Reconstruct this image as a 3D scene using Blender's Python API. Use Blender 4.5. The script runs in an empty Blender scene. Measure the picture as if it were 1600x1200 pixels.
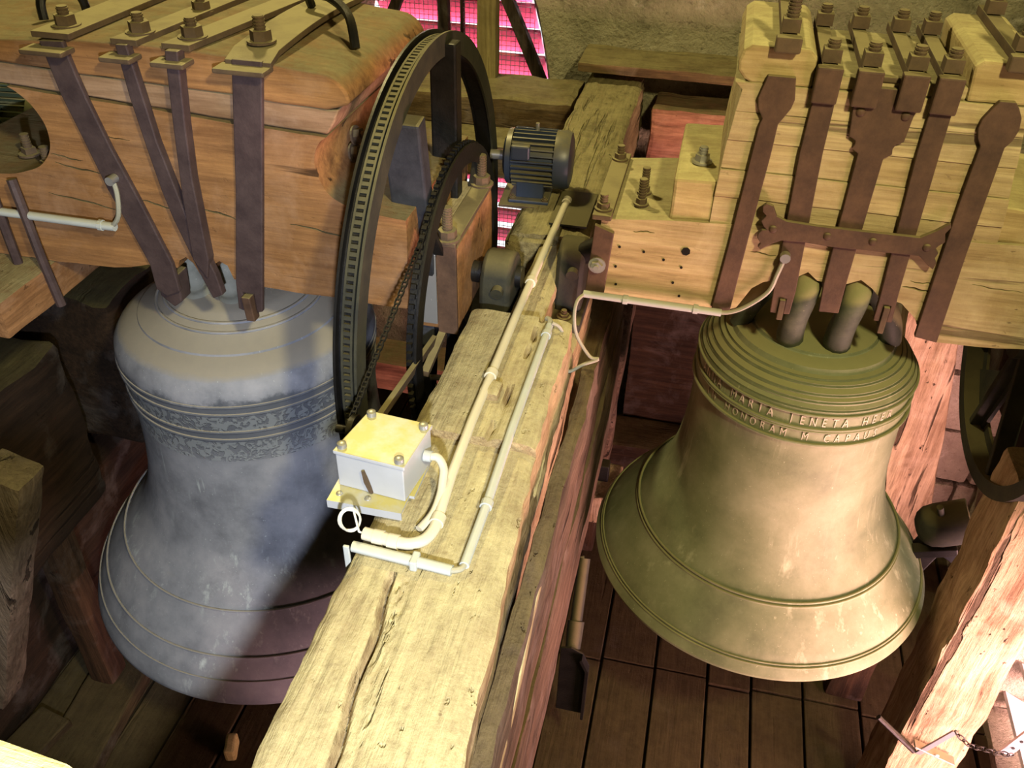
import bpy, bmesh, math, random
from mathutils import Vector, Matrix, noise
random.seed(7)
S = bpy.context.scene
C = S.collection
PI = math.pi

# ------------------------------------------------------------------ camera
cam_d = bpy.data.cameras.new('camera')
cam = bpy.data.objects.new('camera', cam_d); C.objects.link(cam)
_r = Vector((0.97402532, 0.22562115, 0.01922958)); _d = Vector((0.15037665, -0.58101511, -0.79988018)); _f = Vector((-0.16929721, 0.78199523, -0.59985158))
M = Matrix.Identity(4)
for i in range(3):
    M[i][0] = _r[i]; M[i][1] = -_d[i]; M[i][2] = -_f[i]
M[2][3] = 1.23
cam.matrix_world = M
cam_d.sensor_width = 36; cam_d.lens = 1379.08 * 36 / 1600; cam_d.clip_start = 0.02
S.camera = cam

# ------------------------------------------------------------------ sky, lamps, exposure
W = bpy.data.worlds.new('sky'); S.world = W; W.use_nodes = True
W.node_tree.nodes['Background'].inputs[0].default_value = (0.95, 0.97, 1.0, 1)
W.node_tree.nodes['Background'].inputs[1].default_value = 1.6
S.view_settings.view_transform = 'Standard'; S.view_settings.look = 'None'
S.view_settings.exposure = 0.0; S.view_settings.gamma = 1.0; S.view_settings.use_curve_mapping = False

def aim(o, target):
    v = Vector(target) - o.location
    o.rotation_euler = v.to_track_quat('-Z', 'Y').to_euler()
def light(name, typ, loc, target, power, col, **kw):
    d = bpy.data.lights.new(name, typ); d.energy = power; d.color = col
    for k, v in kw.items(): setattr(d, k, v)
    o = bpy.data.objects.new(name, d); C.objects.link(o); o.location = loc
    if target is not None: aim(o, target)
    return o
# two yellow lamps (over the viewer's gangway, and high at the back left) and the cool hand lamp by the viewer
light('gangway_lamp', 'AREA', (0.95, -0.25, 2.35), (0.0, 1.9, 0.0), 98, (1.0, 0.85, 0.42), shape='DISK', size=0.22)
light('rear_lamp', 'AREA', (-1.45, 3.15, 2.55), (-0.6, 1.6, 0.0), 62, (1.0, 0.85, 0.42), shape='DISK', size=0.2)
light('hand_lamp', 'SPOT', (0.07, -0.25, 0.92), (-1.22, 1.72, -0.40), 230, (0.84, 0.88, 1.0), spot_size=math.radians(49), spot_blend=0.25, shadow_soft_size=0.035)
# daylight outside the two sound openings
light('daylight_back', 'AREA', (-1.3, 5.6, 1.0), (-1.3, 4.5, -0.4), 1000, (1.0, 0.86, 0.96), shape='RECTANGLE', size=1.8, size_y=2.2)
light('daylight_right', 'AREA', (1.95, 1.10, -1.20), (0.95, 2.45, -0.80), 165, (1.0, 0.51, 0.47), shape='RECTANGLE', size=1.7, size_y=1.0, spread=math.radians(120))

# ------------------------------------------------------------------ materials
def lin(h):
    h = h.lstrip('#'); out = []
    for i in (0, 2, 4):
        c = int(h[i:i+2], 16) / 255
        out.append(c / 12.92 if c <= 0.04045 else ((c + 0.055) / 1.055) ** 2.4)
    return tuple(out) + (1.0,)
class NT:
    def __init__(s, name):
        s.m = bpy.data.materials.new(name); s.m.use_nodes = True; s.t = s.m.node_tree
        s.b = s.t.nodes['Principled BSDF']
    def n(s, typ, **kw):
        nd = s.t.nodes.new(typ)
        for k, v in kw.items():
            if isinstance(k, str) and k.startswith('i_'): nd.inputs[k[2:]].default_value = v
            else: setattr(nd, k, v)
        return nd
    def l(s, a, b): s.t.links.new(a, b)
    def coords(s, scale):
        tc = s.n('ShaderNodeTexCoord'); mp = s.n('ShaderNodeMapping')
        mp.inputs['Scale'].default_value = scale
        s.l(tc.outputs['Object'], mp.inputs['Vector']); return mp.outputs[0]
    def noise(s, vec, sc, det=4, rough=0.6, dist=0.0):
        nd = s.n('ShaderNodeTexNoise'); nd.inputs['Scale'].default_value = sc; nd.inputs['Detail'].default_value = det
        nd.inputs['Roughness'].default_value = rough; nd.inputs['Distortion'].default_value = dist
        s.l(vec, nd.inputs['Vector']); return nd.outputs[0]
    def ramp(s, fac, stops):
        r = s.n('ShaderNodeValToRGB'); el = r.color_ramp.elements
        while len(el) < len(stops): el.new(0.5)
        for e, (p, c) in zip(el, stops): e.position = p; e.color = c if len(c) == 4 else tuple(c) + (1,)
        s.l(fac, r.inputs[0]); return r.outputs[0]
    def mix(s, fac, a, b, mode='MIX'):
        m = s.n('ShaderNodeMix', data_type='RGBA', blend_type=mode)
        for v, i in ((fac, 0), (a, 6), (b, 7)):
            if hasattr(v, 'links'): s.l(v, m.inputs[i])
            else: m.inputs[i].default_value = v
        return m.outputs[2]
    def math(s, op, a, b=0.0, clamp=False):
        m = s.n('ShaderNodeMath', operation=op, use_clamp=clamp)
        for v, i in ((a, 0), (b, 1)):
            if hasattr(v, 'links'): s.l(v, m.inputs[i])
            else: m.inputs[i].default_value = v
        return m.outputs[0]
    def upfac(s, lo, hi):
        g = s.n('ShaderNodeNewGeometry'); sp = s.n('ShaderNodeSeparateXYZ'); s.l(g.outputs['Normal'], sp.inputs[0])
        mr = s.n('ShaderNodeMapRange'); mr.inputs[1].default_value = lo; mr.inputs[2].default_value = hi
        s.l(sp.outputs[2], mr.inputs[0]); return mr.outputs[0]
    def bump(s, h, strength, dist):
        b = s.n('ShaderNodeBump'); b.inputs['Strength'].default_value = strength; b.inputs['Distance'].default_value = dist
        s.l(h, b.inputs['Height']); s.l(b.outputs[0], s.b.inputs['Normal']); return b
    def out(s, col, rough, metal=0.0, spec=0.3):
        if hasattr(col, 'links'): s.l(col, s.b.inputs['Base Color'])
        else: s.b.inputs['Base Color'].default_value = col
        if hasattr(rough, 'links'): s.l(rough, s.b.inputs['Roughness'])
        else: s.b.inputs['Roughness'].default_value = rough
        s.b.inputs['Metallic'].default_value = metal; s.b.inputs['Specular IOR Level'].default_value = spec
        return s.m
BL = (0, 0, 0, 1); WH = (1, 1, 1, 1)
def wood(name, a, b, dark, axis, dust=None, crack=0.5, dlo=0.4, dhi=0.8, bump=0.5, crackw=0.1, rough=0.88, specks=0.4):
    t = NT(name); ai = 'xyz'.index(axis)
    def st(n, along): v = [n, n, n]; v[ai] = along; return t.coords(tuple(v))
    v0 = t.coords((1, 1, 1))
    g = t.noise(st(8, 0.8), 2.2, 6, 0.65, 0.3); fine = t.noise(st(75, 3.5), 1.0, 5, 0.7)
    col = t.ramp(g, [(0.28, lin(dark)), (0.42, lin(a)), (0.60, lin(b)), (0.8, lin(a))])
    col = t.mix(t.ramp(fine, [(0.35, (0.55, 0.55, 0.55, 1)), (0.6, BL)]), col, lin(dark))
    blot = t.noise(v0, 2.7, 6, 0.7)
    col = t.mix(t.ramp(blot, [(0.42, BL), (0.7, (0.6, 0.6, 0.6, 1))]), col, lin(dark))
    pale = t.noise(v0, 5.0, 5, 0.65, 0.5)
    col = t.mix(t.ramp(pale, [(0.52, BL), (0.75, (0.45, 0.45, 0.45, 1))]), col, t_mix(b, 'ffffff', 0.10))
    ck = t.noise(st(10, 0.55), 1.7, 4, 0.55, 0.25)
    ckm = t.ramp(ck, [(0.655 - 0.05*crackw, BL), (0.69 - 0.05*crackw, WH)])
    col = t.mix(t.math('MULTIPLY', ckm, crack), col, lin('20160e'))
    sp = t.ramp(t.noise(st(45, 22), 1.0, 3, 0.6), [(0.66, BL), (0.71, WH)])
    spg = t.math('MULTIPLY', sp, t.ramp(t.noise(v0, 3.1, 3), [(0.42, BL), (0.6, WH)]))
    col = t.mix(t.math('MULTIPLY', spg, specks), col, lin('1c140d'))
    h = t.math('SUBTRACT', t.math('ADD', t.math('MULTIPLY', g, 0.5), t.math('ADD', t.math('MULTIPLY', fine, 0.25), t.math('MULTIPLY', t.noise(v0, 70, 4, 0.7), 0.15))), t.math('ADD', t.math('MULTIPLY', ckm, 0.5), t.math('MULTIPLY', spg, 0.3)))
    if dust:
        u = t.upfac(dlo, dhi); nz = t.ramp(t.noise(v0, 6, 6, 0.75), [(0.25, (0.35, 0.35, 0.35, 1)), (0.58, WH)])
        dmixn = t.math('ADD', t.math('MULTIPLY', t.noise(v0, 17, 7, 0.8), 0.6), t.math('MULTIPLY', t.noise(st(55, 5), 1.0, 6, 0.75), 0.4))
        dcol = t.ramp(dmixn, [(0.36, t_mix(dust, dark, 0.55)), (0.5, lin(dust)), (0.64, tuple(min(1, c*1.3) for c in lin(dust)[:3]))])
        col = t.mix(t.math('MULTIPLY', u, nz), col, dcol)
        sp2 = t.ramp(t.noise(v0, 48, 4, 0.7), [(0.66, BL), (0.72, (0.6, 0.6, 0.6, 1))]); col = t.mix(t.math('MULTIPLY', sp2, u), col, lin(dark))
    t.bump(h, bump, 0.022)
    return t.out(col, rough, 0, 0.15)
def t_mix(a, b, f):
    A, B = lin(a), lin(b); return tuple(A[k]*(1-f)+B[k]*f for k in range(3)) + (1.0,)
def iron(name, a, b, dust=None, rough=0.6, metal=0.25, dfac=0.8):
    t = NT(name); v = t.coords((1, 1, 1))
    n1 = t.noise(v, 14, 6, 0.7); col = t.ramp(n1, [(0.35, lin(a)), (0.65, lin(b))])
    if dust: col = t.mix(t.math('MULTIPLY', t.upfac(0.45, 0.85), t.ramp(t.noise(v, 9, 4), [(0.2, (0.4, 0.4, 0.4, 1)), (0.55, (dfac, dfac, dfac, 1))])), col, lin(dust))
    t.bump(t.noise(v, 120, 3), 0.2, 0.004)
    return t.out(col, rough, metal, 0.35)
def plain(name, a, rough=0.5, metal=0.0, dust=None, dfac=0.8, spec=0.4):
    t = NT(name); v = t.coords((1, 1, 1))
    col = t.mix(t.math('MULTIPLY', t.noise(v, 20, 5), 0.35), lin(a), t.mix(0.6, lin(a), lin('3a352a')))
    if dust: col = t.mix(t.math('MULTIPLY', t.upfac(0.3, 0.75), t.ramp(t.noise(v, 16, 4), [(0.25, (0.3, 0.3, 0.3, 1)), (0.55, (dfac, dfac, dfac, 1))])), col, lin(dust))
    return t.out(col, rough, metal, spec)
def bronze(name, base, pale, dark, streak, dust, band=None, dlo=0.35, dhi=0.75, dmax=0.95, zone=None):
    t = NT(name); v = t.coords((1, 1, 1))
    n1 = t.noise(v, 4.5, 6, 0.65); col = t.ramp(n1, [(0.25, lin(dark)), (0.48, lin(base)), (0.72, lin(pale))])
    tc = t.n('ShaderNodeTexCoord'); sp = t.n('ShaderNodeSeparateXYZ'); t.l(tc.outputs['Object'], sp.inputs[0])
    vs = t.coords((22, 22, 1.1)); sk = t.ramp(t.noise(vs, 1.0, 4, 0.7), [(0.56, BL), (0.72, WH)])
    zr = t.n('ShaderNodeMapRange', interpolation_type='SMOOTHSTEP')
    t.l(sp.outputs[2], zr.inputs[0]); zr.inputs[1].default_value = 0.95; zr.inputs[2].default_value = 0.6
    gate = t.ramp(t.noise(v, 2.6, 2), [(0.42, BL), (0.6, WH)])
    col = t.mix(t.math('MULTIPLY', t.math('MULTIPLY', sk, gate), t.math('MULTIPLY', zr.outputs[0], 0.8)), col, lin(streak))
    sk2 = t.ramp(t.noise(t.coords((60, 60, 4.0)), 1.0, 2, 0.5), [(0.70, BL), (0.76, WH)])
    col = t.mix(t.math('MULTIPLY', t.math('MULTIPLY', sk2, gate), 0.7), col, lin(streak))
    blot = t.ramp(t.noise(v, 7, 5, 0.7), [(0.55, BL), (0.75, WH)])
    col = t.mix(t.math('MULTIPLY', blot, 0.5), col, lin(dark))
    spk = t.ramp(t.noise(v, 150, 2), [(0.70, BL), (0.74, WH)])
    col = t.mix(t.math('MULTIPLY', spk, 0.6), col, lin(streak))
    h = t.math('MULTIPLY', t.noise(v, 160, 2), 0.08)
    if zone:
        zj = t.math('ADD', sp.outputs[2], t.math('MULTIPLY', t.math('SUBTRACT', t.noise(v, 9, 5, 0.7), 0.5), 0.10))
        za = t.n('ShaderNodeMapRange', interpolation_type='SMOOTHSTEP'); t.l(zj, za.inputs[0]); za.inputs[1].default_value = zone[0]-0.06; za.inputs[2].default_value = zone[0]+0.06
        zb_ = t.n('ShaderNodeMapRange', interpolation_type='SMOOTHSTEP'); t.l(zj, zb_.inputs[0]); zb_.inputs[1].default_value = zone[1]+0.012; zb_.inputs[2].default_value = zone[1]-0.012
        col = t.mix(t.math('MULTIPLY', t.math('MULTIPLY', za.outputs[0], zb_.outputs[0]), 0.75), col, lin('3f4550'))
    if band:
        z0, z1, z2, z3 = band
        def win(lo, hi):
            a = t.math('GREATER_THAN', sp.outputs[2], lo); b = t.math('LESS_THAN', sp.outputs[2], hi); return t.math('MULTIPLY', a, b)
        m = t.math('ADD', win(z0, z1), win(z2, z3), True)
        orn = t.ramp(t.noise(v, 34, 3, 0.55, 1.8), [(0.46, BL), (0.52, WH)])
        om = t.math('MULTIPLY', m, orn); h = t.math('ADD', h, t.math('MULTIPLY', om, 0.9))
        col = t.mix(t.math('MULTIPLY', om, 0.28), col, lin(streak))
        col = t.mix(t.math('MULTIPLY', m, 0.35), col, lin(dark))
    u = t.upfac(dlo, dhi)
    edge = t.ramp(t.math('ADD', u, t.math('MULTIPLY', t.math('SUBTRACT', t.noise(v, 10, 4), 0.5), 0.5)), [(0.25, BL), (0.6, (dmax, dmax, dmax, 1))])
    dcol = t.mix(t.noise(v, 30, 4), lin(dust), t.mix(0.25, lin(dust), lin(dark)))
    col = t.mix(edge, col, dcol)
    t.bump(h, 0.6, 0.006)
    ro = t.n('ShaderNodeMapRange'); t.l(edge, ro.inputs[0]); ro.inputs[3].default_value = 0.68; ro.inputs[4].default_value = 0.95
    return t.out(col, ro.outputs[0], 0.0, 0.3)
def stone(name, a, b, dark, pale, sc=1.0):
    t = NT(name); v = t.coords((sc, sc, sc))
    n1 = t.noise(v, 2.5, 7, 0.7, 0.5); col = t.ramp(n1, [(0.3, lin(dark)), (0.45, lin(a)), (0.6, lin(b)), (0.75, lin(a))])
    col = t.mix(t.ramp(t.noise(v, 9, 5, 0.7, 0.8), [(0.56, BL), (0.72, (0.7, 0.7, 0.7, 1))]), col, lin(pale))
    col = t.mix(t.ramp(t.noise(v, 38, 4, 0.7), [(0.58, BL), (0.7, (0.6, 0.6, 0.6, 1))]), col, lin(dark))
    h = t.math('ADD', t.noise(v, 6, 8, 0.72), t.math('MULTIPLY', t.noise(v, 55, 3), 0.3))
    t.bump(h, 0.9, 0.05)
    return t.out(col, 0.95, 0, 0.1)

MAT = {
 'beam': wood('dusty_beam_oak', 'a08c66', 'b8a67e', '5a4530', 'y', dust='a89d74', crack=0.7, dlo=0.3, dhi=0.7, bump=0.8),
 'beam_far': wood('weathered_far_oak', '857850', '958a62', '3c3120', 'y', dust='8d845c', crack=0.95, dlo=0.5, dhi=0.9, bump=1.0, crackw=1.2),
 'side': wood('red_brown_side_oak', '5a4a3c', '6e5a4a', '2a2019', 'y', dust='5e5238', crack=0.9, bump=1.0, crackw=0.6),
 'yokeL': wood('orange_brown_elm', '8a6542', '9f754a', '5e4028', 'x', dust='70684a', crack=0.8, dlo=0.5, dhi=0.85, bump=0.3, crackw=0.0, specks=0.15),
 'yokeLmid': wood('grey_brown_board', '83684f', '987c62', '604632', 'x', dust='70684a', crack=0.3, bump=0.3, specks=0.1),
 'yokeR': wood('pale_yellow_oak', 'a8966e', 'beae88', '78664a', 'x', dust='a0976c', crack=0.6, dlo=0.5, dhi=0.85, bump=0.45, crackw=0.2, specks=0.5),
 'yokeRside': wood('pale_oak_blocks', 'a8966a', 'bfae80', '806c48', 'x', dust='b0a674', crack=0.4, bump=0.35, specks=0.2),
 'dark': wood('dark_brown_timber', '2c2119', '382a1f', '150f0b', 'y', dust='423d25', crack=0.6, dlo=0.3, dhi=0.8),  # near-black brown wood, grain along y, dust on top
 'darkz': wood('dark_brown_post', '3a2a1d', '4a3626', '1a130e', 'z', dust='4d4628', crack=0.6),  # very dark brown wood, upright grain
 'darkx': wood('dark_brown_cross_timber', '35271c', '453324', '18110c', 'x', dust='554c30', crack=0.6, dlo=0.3, dhi=0.8),  # very dark brown wood, grain across the room
 'postz': wood('worm_eaten_post', '9c8468', 'b8a284', '54402e', 'z', dust='8d7c5c', crack=0.8, bump=1.0, crackw=0.3, specks=0.95),
 'brace': wood('grey_worn_brace', '6e6152', '857666', '3a3028', 'z', dust='7a7058', crack=0.8, bump=1.0, crackw=0.3, specks=0.6),
 'backx': wood('dusty_ledge_timber', '645036', '7a6644', '2e2419', 'x', dust='7c734e', crack=0.7, dlo=0.3, dhi=0.8),
 'orangex': wood('orange_cross_timber', '946650', 'ac7c62', '4a3024', 'x', dust='665c40', crack=0.7),
 'orangey': wood('sawn_orange_timber', '8a6442', 'a37a54', '5c3f28', 'y', dust='847b58', crack=0.4),
 'plank': wood('floor_board_wood', '3c3322', '493e2a', '221b12', 'y', dust='443b26', crack=0.4, bump=0.4),
 'pale_post': wood('pale_dusty_post', '877a50', '998d5f', '544830', 'z', dust='968c64', crack=0.4),
 'rail': wood('yellow_rail_wood', 'b5a468', 'cbbb7c', '84744a', 'x', dust='c3b67c', crack=0.2),
 'rust': iron('rusty_strap_iron', '44332a', '5c4638', dust='8a8058', rough=0.7, metal=0.15),
 'rustL': iron('purple_brown_strap_iron', '3c3032', '504242', dust='857b56', rough=0.6, metal=0.2),
 'rustD': iron('dusty_rusty_plate', '4a3c30', '5e4e3a', dust='8a8058', rough=0.8, metal=0.1, dfac=1.0),
 'black': iron('black_oily_steel', '0d0d0e', '1d1c1b', dust='4a4430', rough=0.45, metal=0.3, dfac=0.5),
 'blackdust': iron('dusty_black_casting', '23241f', '363528', dust='6b6340', rough=0.75, metal=0.1, dfac=0.9),
 'steel': iron('blue_grey_steel_channel', '2a2c32', '3c3e44', dust='8a8058', rough=0.5, metal=0.3),
 'zinc': plain('zinc_plated_steel', 'a8aab0', 0.35, 0.6, dust='b0a670', dfac=0.7),
 'boxgrey': plain('grey_enamel', 'b4b8be', 0.4, 0.1, dust='aa9f58', dfac=0.98),
 'pvc': plain('cream_conduit_plastic', 'd4ceb8', 0.45, 0, dust='b3a67c', dfac=0.45),
 'pvcgrey': plain('grey_conduit_plastic', 'b4bbbb', 0.45, 0, dust='a8a480', dfac=0.6),
 'cable': plain('grey_cable', '9a9a8c', 0.5, 0, dust='9a9068', dfac=0.6),
 'whitewire': plain('white_wire', 'e2dfd0', 0.4),
 'motor': plain('blue_motor_enamel', '34405a', 0.4, 0.1, dust='7d744a', dfac=0.7),
 'motorg': plain('green_motor_enamel', '5c6a52', 0.45, 0.1, dust='8c855a', dfac=0.9),
 'bellL': bronze('blue_grey_bronze', '80848f', '9a9ca6', '585c66', 'b9c4c8', '948e80', band=(0.765, 0.838, 0.880, 0.938), zone=(0.80, 0.985), dlo=0.55, dhi=0.9, dmax=0.95),
 'bellR': bronze('olive_grey_bronze', '6f7658', '878c70', '4e573e', 'a8ad90', '84845a', dlo=0.62, dhi=0.82, dmax=0.95),
 'canonL': bronze('canon_bronze_grey', '7c7f78', '969890', '4a4e4a', 'b4b8b0', '8d8a78', dlo=0.6, dhi=0.95, dmax=0.6),
 'canonR': bronze('canon_bronze_green', '3f463a', '6a705a', '23291f', '9aa07f', '8f8c62', dlo=-0.1, dhi=0.5, dmax=0.85),
 'letter': bronze('letter_bronze', 'a5a18e', 'b8b4a0', '7c7964', 'c2bfa8', '8f8c62', dlo=0.6, dhi=0.9),
 'stone': stone('greenish_rubble_stone', '8a866c', 'a39d80', '4c4838', 'bcb9a2'),
 'stone2': stone('lime_washed_stone', 'b0a290', 'c6b8a4', '7c6c5c', 'd8cebe', 1.6),
 'louver': plain('red_louver_board', 'e0708f', 0.6),
 'louver2': plain('white_louver_board', 'd8d0d8', 0.5),
 'darkwood2': wood('dark_window_bar', '3c3228', '55483a', '1a1410', 'z', crack=0.4),
}

# ------------------------------------------------------------------ mesh helpers
def nb(): return bmesh.new()
def box(bm, x0, x1, y0, y1, z0, z1, mtx=None):
    vs = [Vector((x, y, z)) for x in (x0, x1) for y in (y0, y1) for z in (z0, z1)]
    if mtx: vs = [mtx @ v for v in vs]
    v = [bm.verts.new(p) for p in vs]
    for f in ((0, 1, 3, 2), (4, 6, 7, 5), (0, 4, 5, 1), (2, 3, 7, 6), (0, 2, 6, 4), (1, 5, 7, 3)): bm.faces.new([v[i] for i in f])
    return bm
def hewn(x0, x1, y0, y1, z0, z1, step=0.06, amp=0.006, bev=0.012, seed=0, mtx=None):
    bm = nb(); box(bm, x0, x1, y0, y1, z0, z1)
    bmesh.ops.recalc_face_normals(bm, faces=bm.faces)
    if bev: bmesh.ops.bevel(bm, geom=bm.edges[:], offset=bev, segments=2, profile=0.6, affect='EDGES')
    for ax, (a, b) in enumerate(((x0, x1), (y0, y1), (z0, z1))):
        n = min(60, int((b - a) / step))
        for i in range(1, n):
            p = [0, 0, 0]; p[ax] = a + (b - a) * i / n; no = [0, 0, 0]; no[ax] = 1
            bmesh.ops.bisect_plane(bm, geom=bm.verts[:] + bm.edges[:] + bm.faces[:], plane_co=p, plane_no=no)
    for v in bm.verts:
        q = v.co * 7 + Vector((seed * 3.1, seed * 1.7, seed))
        v.co += noise.noise_vector(q) * amp + noise.noise_vector(q * 4) * amp * 0.45
        if mtx: pass
    if mtx: bmesh.ops.transform(bm, matrix=mtx, verts=bm.verts)
    return bm
def beam_between(p0, p1, w, d, step=0.08, amp=0.006, bev=0.012, seed=0, up=(0, 1, 0)):
    p0 = Vector(p0); p1 = Vector(p1); L = (p1 - p0).length; z = (p1 - p0).normalized()
    x = Vector(up).cross(z).normalized(); y = z.cross(x)
    m = Matrix.Identity(4)
    for i in range(3): m[i][0] = x[i]; m[i][1] = y[i]; m[i][2] = z[i]; m[i][3] = p0[i]
    return hewn(-w/2, w/2, -d/2, d/2, 0, L, step, amp, bev, seed, m)
def rough(poly, step=0.04, amp=0.003, seed=0):
    out = []
    for i, p in enumerate(poly):
        q = poly[(i + 1) % len(poly)]; L = math.hypot(q[0]-p[0], q[1]-p[1]); n = max(1, int(L / step))
        for k in range(n):
            x = p[0] + (q[0]-p[0])*k/n; z = p[1] + (q[1]-p[1])*k/n
            o = noise.noise_vector(Vector((x*14, z*14, seed*5.3))) * amp
            out.append((x + o.x, z + o.y))
    return out
def prism(bm, poly, axis, a0, a1):
    def P(p, a):
        return {'y': (p[0], a, p[1]), 'x': (a, p[0], p[1]), 'z': (p[0], p[1], a)}[axis]
    A = [bm.verts.new(P(p, a0)) for p in poly]; B = [bm.verts.new(P(p, a1)) for p in poly]
    bm.faces.new(A); bm.faces.new(B[::-1]); n = len(poly)
    for i in range(n): bm.faces.new((A[i], B[i], B[(i+1) % n], A[(i+1) % n]))
    bmesh.ops.recalc_face_normals(bm, faces=bm.faces); return bm
def tube(bm, pts, r, seg=10, closed=False, caps=True):
    pts = [Vector(p) for p in pts]; n = len(pts); rings = []; prev = None
    for i, p in enumerate(pts):
        a = pts[(i-1) % n] if (closed or i > 0) else p; b = pts[(i+1) % n] if (closed or i < n-1) else p
        t = (b - a).normalized()
        if prev is None:
            u = t.cross(Vector((0, 0, 1)));  u = u if u.length > 0.05 else t.cross(Vector((0, 1, 0)))
        else: u = prev - t * prev.dot(t)
        u.normalize(); prev = u; w = t.cross(u); rr = r[i] if isinstance(r, (list, tuple)) else r
        rings.append([bm.verts.new(p + (u*math.cos(2*PI*k/seg) + w*math.sin(2*PI*k/seg))*rr) for k in range(seg)])
    m = n if closed else n-1
    for i in range(m):
        for k in range(seg): bm.faces.new((rings[i][k], rings[i][(k+1) % seg], rings[(i+1) % n][(k+1) % seg], rings[(i+1) % n][k]))
    if caps and not closed: bm.faces.new(rings[0][::-1]); bm.faces.new(rings[-1])
    return bm
def sm2(pts, n=5):
    return [(p.x, p.y) for p in smoothpts([(a, b, 0) for a, b in pts], n)]
def smoothpts(pts, n=6):
    pts = [Vector(p) for p in pts]; out = []
    for i in range(len(pts)-1):
        p0 = pts[max(i-1, 0)]; p1 = pts[i]; p2 = pts[i+1]; p3 = pts[min(i+2, len(pts)-1)]
        for k in range(n):
            t = k/n
            out.append(0.5*((2*p1) + (p2-p0)*t + (2*p0-5*p1+4*p2-p3)*t*t + (3*p1-p0-3*p2+p3)*t*t*t))
    return out + [pts[-1]]
def cyl(bm, p0, p1, r0, r1=None, seg=16):
    return tube(bm, [p0, p1], [r0, r0 if r1 is None else r1], seg)
def lathe(bm, prof, cx, cy, seg=128):
    rings = []
    for r, z in prof:
        if r < 1e-5: rings.append([bm.verts.new((cx, cy, z))])
        else: rings.append([bm.verts.new((cx + r*math.cos(2*PI*k/seg), cy + r*math.sin(2*PI*k/seg), z)) for k in range(seg)])
    for a, b in zip(rings, rings[1:]):
        for k in range(seg):
            k2 = (k+1) % seg
            if len(a) == 1 and len(b) == 1: continue
            if len(a) == 1: bm.faces.new((a[0], b[k2], b[k]))
            elif len(b) == 1: bm.faces.new((a[k], a[k2], b[0]))
            else: bm.faces.new((a[k], a[k2], b[k2], b[k]))
    bmesh.ops.recalc_face_normals(bm, faces=bm.faces)
    return bm
def ring_x(bm, cx, cy, cz, ri, ro, w, seg=96, a0=0.0, a1=2*PI):
    n = seg; full = abs(a1-a0-2*PI) < 1e-6; R = []
    for k in range(n if full else n+1):
        a = a0 + (a1-a0)*k/n; c, s = math.cos(a), math.sin(a)
        R.append([bm.verts.new((cx+dx, cy+r*c, cz+r*s)) for dx, r in ((-w/2, ri), (w/2, ri), (w/2, ro), (-w/2, ro))])
    for k in range(n):
        A = R[k]; B = R[(k+1) % len(R)]
        for j in range(4): bm.faces.new((A[j], A[(j+1) % 4], B[(j+1) % 4], B[j]))
    bmesh.ops.recalc_face_normals(bm, faces=bm.faces); return bm
def nut(bm, x, y, z, r=0.022, h=0.022, seg=6, shank=0.04, sr=None, washer=True, ax=(0, 0, 1), rot=0.3):
    b2 = nb(); sr = sr or r*0.5
    if washer: cyl(b2, (0, 0, 0), (0, 0, 0.005), r*1.35, seg=18)
    tmp = nb()
    for (za, zb, rr, sg) in ((0.004, h, r, seg), (h, h + shank, sr, 12)):
        if zb - za < 1e-4: continue
        lo = [tmp.verts.new((rr*math.cos(2*PI*k/sg + rot), rr*math.sin(2*PI*k/sg + rot), za)) for k in range(sg)]
        hi = [tmp.verts.new((rr*math.cos(2*PI*k/sg + rot)*0.97, rr*math.sin(2*PI*k/sg + rot)*0.97, zb)) for k in range(sg)]
        tmp.faces.new(hi); tmp.faces.new(lo[::-1])
        for k in range(sg): tmp.faces.new((lo[k], lo[(k+1) % sg], hi[(k+1) % sg], hi[k]))
    n = int(shank / 0.007)
    for i in range(n):
        zz = h + 0.004 + i*0.007
        cyl(tmp, (0, 0, zz), (0, 0, zz+0.0035), sr*1.12, seg=12)
    q = Vector((0, 0, 1)).rotation_difference(Vector(ax)).to_matrix().to_4x4()
    m = Matrix.Translation((x, y, z)) @ q
    for s in (b2, tmp):
        bmesh.ops.transform(s, matrix=m, verts=s.verts)
        me = bpy.data.meshes.new('t'); s.to_mesh(me); bm.from_mesh(me); bpy.data.meshes.remove(me); s.free()
    return bm
def rivet(bm, x, y, z, r, ax=(0, -1, 0)):
    t = nb(); lathe(t, [(0, r*0.55), (r*0.5, r*0.48), (r*0.87, r*0.27), (r, 0)], 0, 0, 14)
    q = Vector((0, 0, 1)).rotation_difference(Vector(ax)).to_matrix().to_4x4()
    bmesh.ops.transform(t, matrix=Matrix.Translation((x, y, z)) @ q, verts=t.verts)
    me = bpy.data.meshes.new('t'); t.to_mesh(me); bm.from_mesh(me); bpy.data.meshes.remove(me); t.free(); return bm

ORG = {}
def finish(name, bm, mat, org, smooth, bev):
    for v in bm.verts: v.co -= Vector(org)
    me = bpy.data.meshes.new(name); bm.to_mesh(me); bm.free()
    me.materials.append(MAT[mat] if isinstance(mat, str) else mat)
    if smooth:
        me.polygons.foreach_set('use_smooth', [True]*len(me.polygons)); me.set_sharp_from_angle(angle=math.radians(38))
    o = bpy.data.objects.new(name, me); C.objects.link(o)
    if bev:
        b = o.modifiers.new('edge', 'BEVEL'); b.width = bev; b.segments = 2; b.limit_method = 'ANGLE'; b.angle_limit = math.radians(40)
    return o
def thing(name, label, cat, loc, group=None, kind=None):
    o = bpy.data.objects.new(name, None); C.objects.link(o); o.location = loc; o.empty_display_size = 0.1
    tag(o, label, cat, group, kind); ORG[o] = Vector(loc); return o
def tag(o, label, cat, group=None, kind=None):
    if label: o['label'] = label
    if cat: o['category'] = cat
    if group: o['group'] = group
    if kind: o['kind'] = kind
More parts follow.
